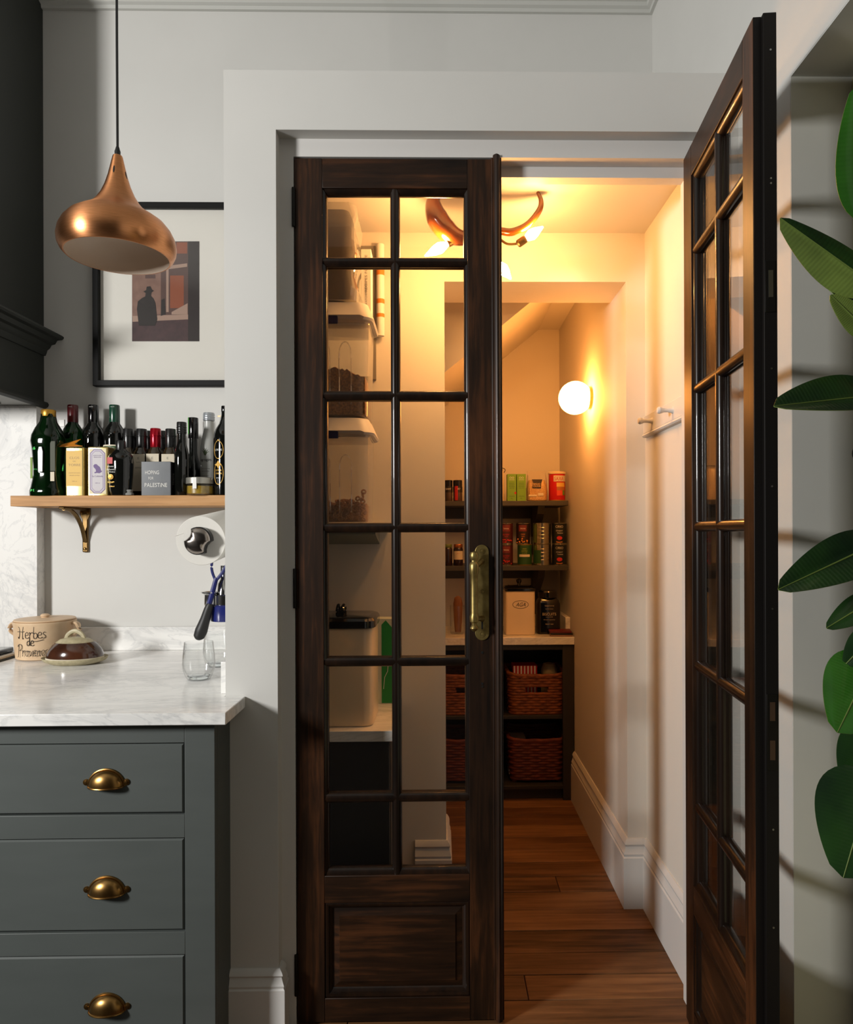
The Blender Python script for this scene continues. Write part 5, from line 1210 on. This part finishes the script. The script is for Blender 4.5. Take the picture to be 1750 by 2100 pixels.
# wooden paddle jar through the glass
wj = thing('utensil_jar', 'glass jar with a brown wooden paddle, seen through the closed door', 'jar', (P(938, 1260, Yw).x, Yw, zem+.0004))
hw2 = P(938, 1222, Yw).z-zem
MB().lathe([(.036, 0), (.038, .003), (.038, hw2*.75), (.036, hw2*.75), (.036, .006)], 24).build('glass_body', TUMBLER, wj)
MB().lathe([(.016, .008), (.022, hw2*.4), (.024, hw2*.8), (.018, hw2*.95), (.004, hw2)], 18, (.004, 0, 0), sy=.4).build('paddle', mat('brown_wood', '#7a4a22', .6), wj)

# ------------------------------------------------------------------ pantry lamps
Yh = 2.20
def L(px, py, dy=0.): return P(px, py, Yh+dy)
hub = L(992, 486)
cl = thing('horn_ceiling_lamp', 'ceiling lamp made of curved amber horns with candle bulbs', 'lamp', (hub.x, Yh, ZPC-.0005))
oh = (hub.x, Yh, ZPC-.0005); kh = Yh/F
def hb2_(mb, n, m, par=cl, **k): return mb.build(n, m, par, origin=oh if par is cl else None, **k)
hb2_(MB().lathe([(.05, ZPC-.0006), (.05, ZPC-.012), (.02, ZPC-.022), (.008, ZPC-.03), (.007, hub.z+.02), (.022, hub.z+.012), (.026, hub.z-.004), (.018, hub.z-.02), (.004, hub.z-.026)], 24, (hub.x, Yh, 0)), 'ceiling_rose', IRON)
hb2_(MB().tube(spline([L(893, 400), L(889, 420), L(897, 448), L(917, 474), L(945, 488), L(985, 486)], 6), [x*kh for x in lerp_list([12, 21, 28, 27, 19, 9], 6)], 14, flat=.8, upv=(0, 1, 0)), 'horn', HORN)
hb2_(MB().tube(spline([L(992, 484), L(1020, 474), L(1050, 476), L(1082, 462), L(1106, 432), L(1110, 412), L(1103, 394)], 6), [x*kh for x in lerp_list([8, 9, 9.5, 9.5, 8, 6.5, 4], 6)], 14, flat=.8, upv=(0, 1, 0)), 'horn', HORN)
hb2_(MB().tube(spline([L(995, 488), L(1000, 490, -.06), L(1003, 470, -.12), L(1004, 430, -.15), L(1002, 405, -.15)], 6), [x*kh for x in lerp_list([8, 11, 12, 8, 3], 6)], 14, flat=.8), 'horn', HORN)
hb2_(MB().lathe([(.014, 0), (.014, .006), (.008, .008)], 14, (L(897, 397).x, Yh, L(897, 399).z)), 'horn_cap', IRON)
hb2_(MB().tube(spline([L(995, 490), L(1020, 488), L(1040, 500), L(1060, 500)], 5), .004, 8), 'bulb_arm', BRONZE)
def candle(tip, basep, dyt=0., dyb=0.):
    a_, b_ = L(*tip, dyt), L(*basep, dyb); d_ = (a_-b_); n_ = d_.length
    q_ = d_.normalized()
    s2 = b_-q_*.030
    hb2_(MB().tube([s2, s2+q_*.004, b_-q_*.004, b_+q_*.002], [.009, .0125, .0125, .011], 14), 'bulb_socket', BRONZE)
    prof = [(.0, .006), (.12, .012), (.35, .0175), (.6, .014), (.8, .008), (1.0, .0025)]
    hb2_(MB().tube([b_+q_*(n_*k) for k, r_ in prof], [r_ for k, r_ in prof], 14), 'bulb', BULB)
candle((872, 525), (918, 500), -.02, 0.); candle((1114, 465), (1078, 490), -.01, 0.); candle((1048, 572), (1022, 540), -.05, -.03)
hb2_(MB().tube([L(995, 492), L(1004, 515, -.015), L(1016, 531, -.028)], .0045, 8), 'bulb_arm', BRONZE)
hb2_(MB().tube([L(985, 490), L(965, 492), L(940, 489)], .004, 8), 'bulb_arm', BRONZE)
# globe wall light
Yg = 3.09; gc = P(1180, 816, Yg); rg_ = 34*Yg/F
gw = thing('globe_wall_light', 'lit round opal globe light on the right pantry wall', 'lamp', (XNF, Yg, gc.z))
gcx = gc.x-XNF
MB().lathe([(.003, gcx-rg_)]+[(rg_*math.sin(R(a_)), gcx-rg_*math.cos(R(a_))) for a_ in range(15, 160, 12)]+[(rg_*.35, gcx+rg_*.94)], 32, axis=0).build('globe', GLOBE, gw, smooth=80)
gb_ = -.0005
MB().lathe([(.05, gb_), (.05, gb_-.012), (.032, gb_-.016), (.030, gcx+rg_*.90)], 28, axis=0).build('backplate', BRASS, gw)
# peg rail on the near right wall
zpt, zpb = P(1327, 857, YN).z, P(1327, 893, YN).z
pgr = thing('peg_rail', 'white painted wooden peg rail on the right pantry wall', 'peg rail', (XN-.0005, YN-.02, zpb))
MB().box(-.014, 0, -.42, 0, 0, zpt-zpb).build('board', TRIM, pgr, bevel=.003)
MB().rings([[(0, y, -.012), (-.014, y, -.011), (-.018, y, -.006), (-.015, y, 0), (0, y, 0)] for y in (-.42, 0)]).build('lower_moulding', TRIM, pgr)
for y_ in (-.11, -.32):
    MB().lathe([(.012, -.013), (.009, -.018), (.0065, -.03), (.0065, -.042), (.010, -.050), (.0115, -.056), (.009, -.062), (.002, -.064)], 16, (0, y_, (zpt-zpb)*.5), axis=0).build('peg', TRIM, pgr)

# ------------------------------------------------------------------ rubber plant
YPt = 1.13
pl_ = thing('rubber_plant', 'rubber plant with large glossy leaves at the right edge', 'plant', (P(1800, 1000, YPt).x, YPt, 0))
op = pl_.location.copy()
def leaf(basep, tipp, width, mtop, mback, normal, fold=.25, droop=.0, name='leaf', blunt=.62, half=None):
    b_ = Vector(basep); t_ = Vector(tipp); ax = (t_-b_); n_ = ax.length; ax.normalize()
    nn = Vector(normal); nn = (nn-ax*nn.dot(ax)).normalized(); sd_ = ax.cross(nn)
    NL, NW = 18, 8; vs = []; fs = []; uvs = []
    for i in range(NL+1):
        t = i/NL; w = math.sin(math.pi*min(1, t**blunt*.97+.0))**.72*width/2 if t < .965 else width*.02*(1-t)/.035+.0004
        w = max(w, .0012)
        for j in range(NW+1):
            u = -1+2*j/NW; hw3 = w*(.42 if half is not None and u*half > 0 else 1); hgt = fold*abs(u)*w*(2.2 if half is not None and u*half > 0 else 1)-droop*n_*(t*t)-.12*w*u*u
            vs.append(b_+ax*(n_*t)+sd_*(u*hw3)+nn*hgt); uvs.append((t, u*w/n_))
    N = len(vs)
    vs2 = vs+[v-nn*.0014 for v in vs]
    mb = MB()
    for i in range(NL):
        for j in range(NW):
            a_ = i*(NW+1)+j; fs.append((a_, a_+1, a_+NW+2, a_+NW+1))
    mb.add(vs2[:N], fs)
    if half is not None:
        for q_, f in enumerate(fs):
            if ((f[0] % (NW+1))-NW/2+.5)*half > 0: mb.mi[q_] = 3
    mb.m(1); mb.add(vs2[N:], [tuple(reversed(f)) for f in fs])
    me_edge = []
    bd_ = [i*(NW+1) for i in range(NL+1)]+[NL*(NW+1)+j for j in range(1, NW+1)]+[i*(NW+1)+NW for i in range(NL-1, -1, -1)]+[j for j in range(NW-1, 0, -1)]
    mb.m(2)
    mb.add([vs2[k] for k in bd_]+[vs2[k+N] for k in bd_], [(k, (k+1) % len(bd_), (k+1) % len(bd_)+len(bd_), k+len(bd_)) for k in range(len(bd_))])
    me = bpy.data.meshes.new(name); me.from_pydata([Vector(v)-op for v in mb.v], [], mb.f)
    for m in (mtop, mback, RIB, LEAFT): me.materials.append(m)
    uvl = me.uv_layers.new(name='UVMap'); allv = uvs+uvs+[uvs[k] for k in bd_]*2
    for lp_ in me.loops: uvl.data[lp_.index].uv = allv[lp_.vertex_index]
    for p, i in zip(me.polygons, mb.mi): p.material_index = i; p.use_smooth = True
    lo = link(name, me, pl_)
    mid = [b_+ax*(n_*k/12)+nn*(-droop*n_*(k/12)**2) for k in range(13)]
    MB().tube([m_-op+nn*.0004 for m_ in mid], [.0022-.0015*k/12 for k in range(13)], 6).build('midrib', RIB, lo)
    return lo
def Q(px, py, dy=0.): return P(px, py, YPt+dy)
F_ = (0, -1, 0)
leaf(Q(1792, 455), Q(1762, 170, -.02), .098, LEAFG, LEAFB, (-.25, -1, .15), .15)
leaf(Q(1800, 590), Q(1601, 447, .0), .088, LEAFB, LEAFB, (.15, -.8, -.55), .30, half=1)
leaf(Q(1800, 665, .02), Q(1688, 577, .03), .060, LEAFT, LEAFB, (.2, -.7, .6), .2)
leaf(Q(1790, 690, -.01), Q(1704, 605, -.01), .050, LEAFB, LEAFB, (.0, -1, .1), .2)
leaf(Q(1810, 810, .02), Q(1588, 833, -.02), .090, LEAFT, LEAFT, (0, -.75, .65), .45)
leaf(Q(1810, 1110, .02), Q(1597, 1209, -.03), .082, LEAFT, LEAFT, (-.25, -.85, .45), .35)
leaf(Q(1800, 1225, .03), Q(1696, 1288, .03), .048, LEAFT, LEAFT, (-.1, -.8, .5), .2)
leaf(Q(1800, 1295, -.01), Q(1733, 1364, .0), .050, LEAFT, LEAFT, (-.1, -.8, .5), .2)
leaf(Q(1795, 1345, .0), Q(1718, 1502, -.05), .112, LEAFG, LEAFB, (-.35, -1, .35), .15)
leaf(Q(1805, 1490, .04), Q(1741, 1622, .04), .095, LEAFT, LEAFT, (-.4, -1, .2), .15)
leaf(Q(1795, 1580, -.02), Q(1730, 1800, -.06), .140, LEAFT, LEAFT, (-.35, -1, .45), .12)
st_m = MB(); xs_ = P(1806, 1000, YPt).x-op.x
st_m.tube(spline([(xs_, 0, .28), (xs_+.01, 0, .8), (xs_-.005, 0, 1.3), (xs_+.002, 0, 1.8), (xs_-.004, 0, 2.0)], 6), .009, 10)
st_m.build('stem', STEM, pl_)
MB().lathe([(.075, .0005), (.085, .01), (.115, .25), (.122, .26), (.122, .30), (.112, .30), (.105, .27), (.01, .26)], 28, (xs_, 0, 0)).build('pot', CLAY, pl_)
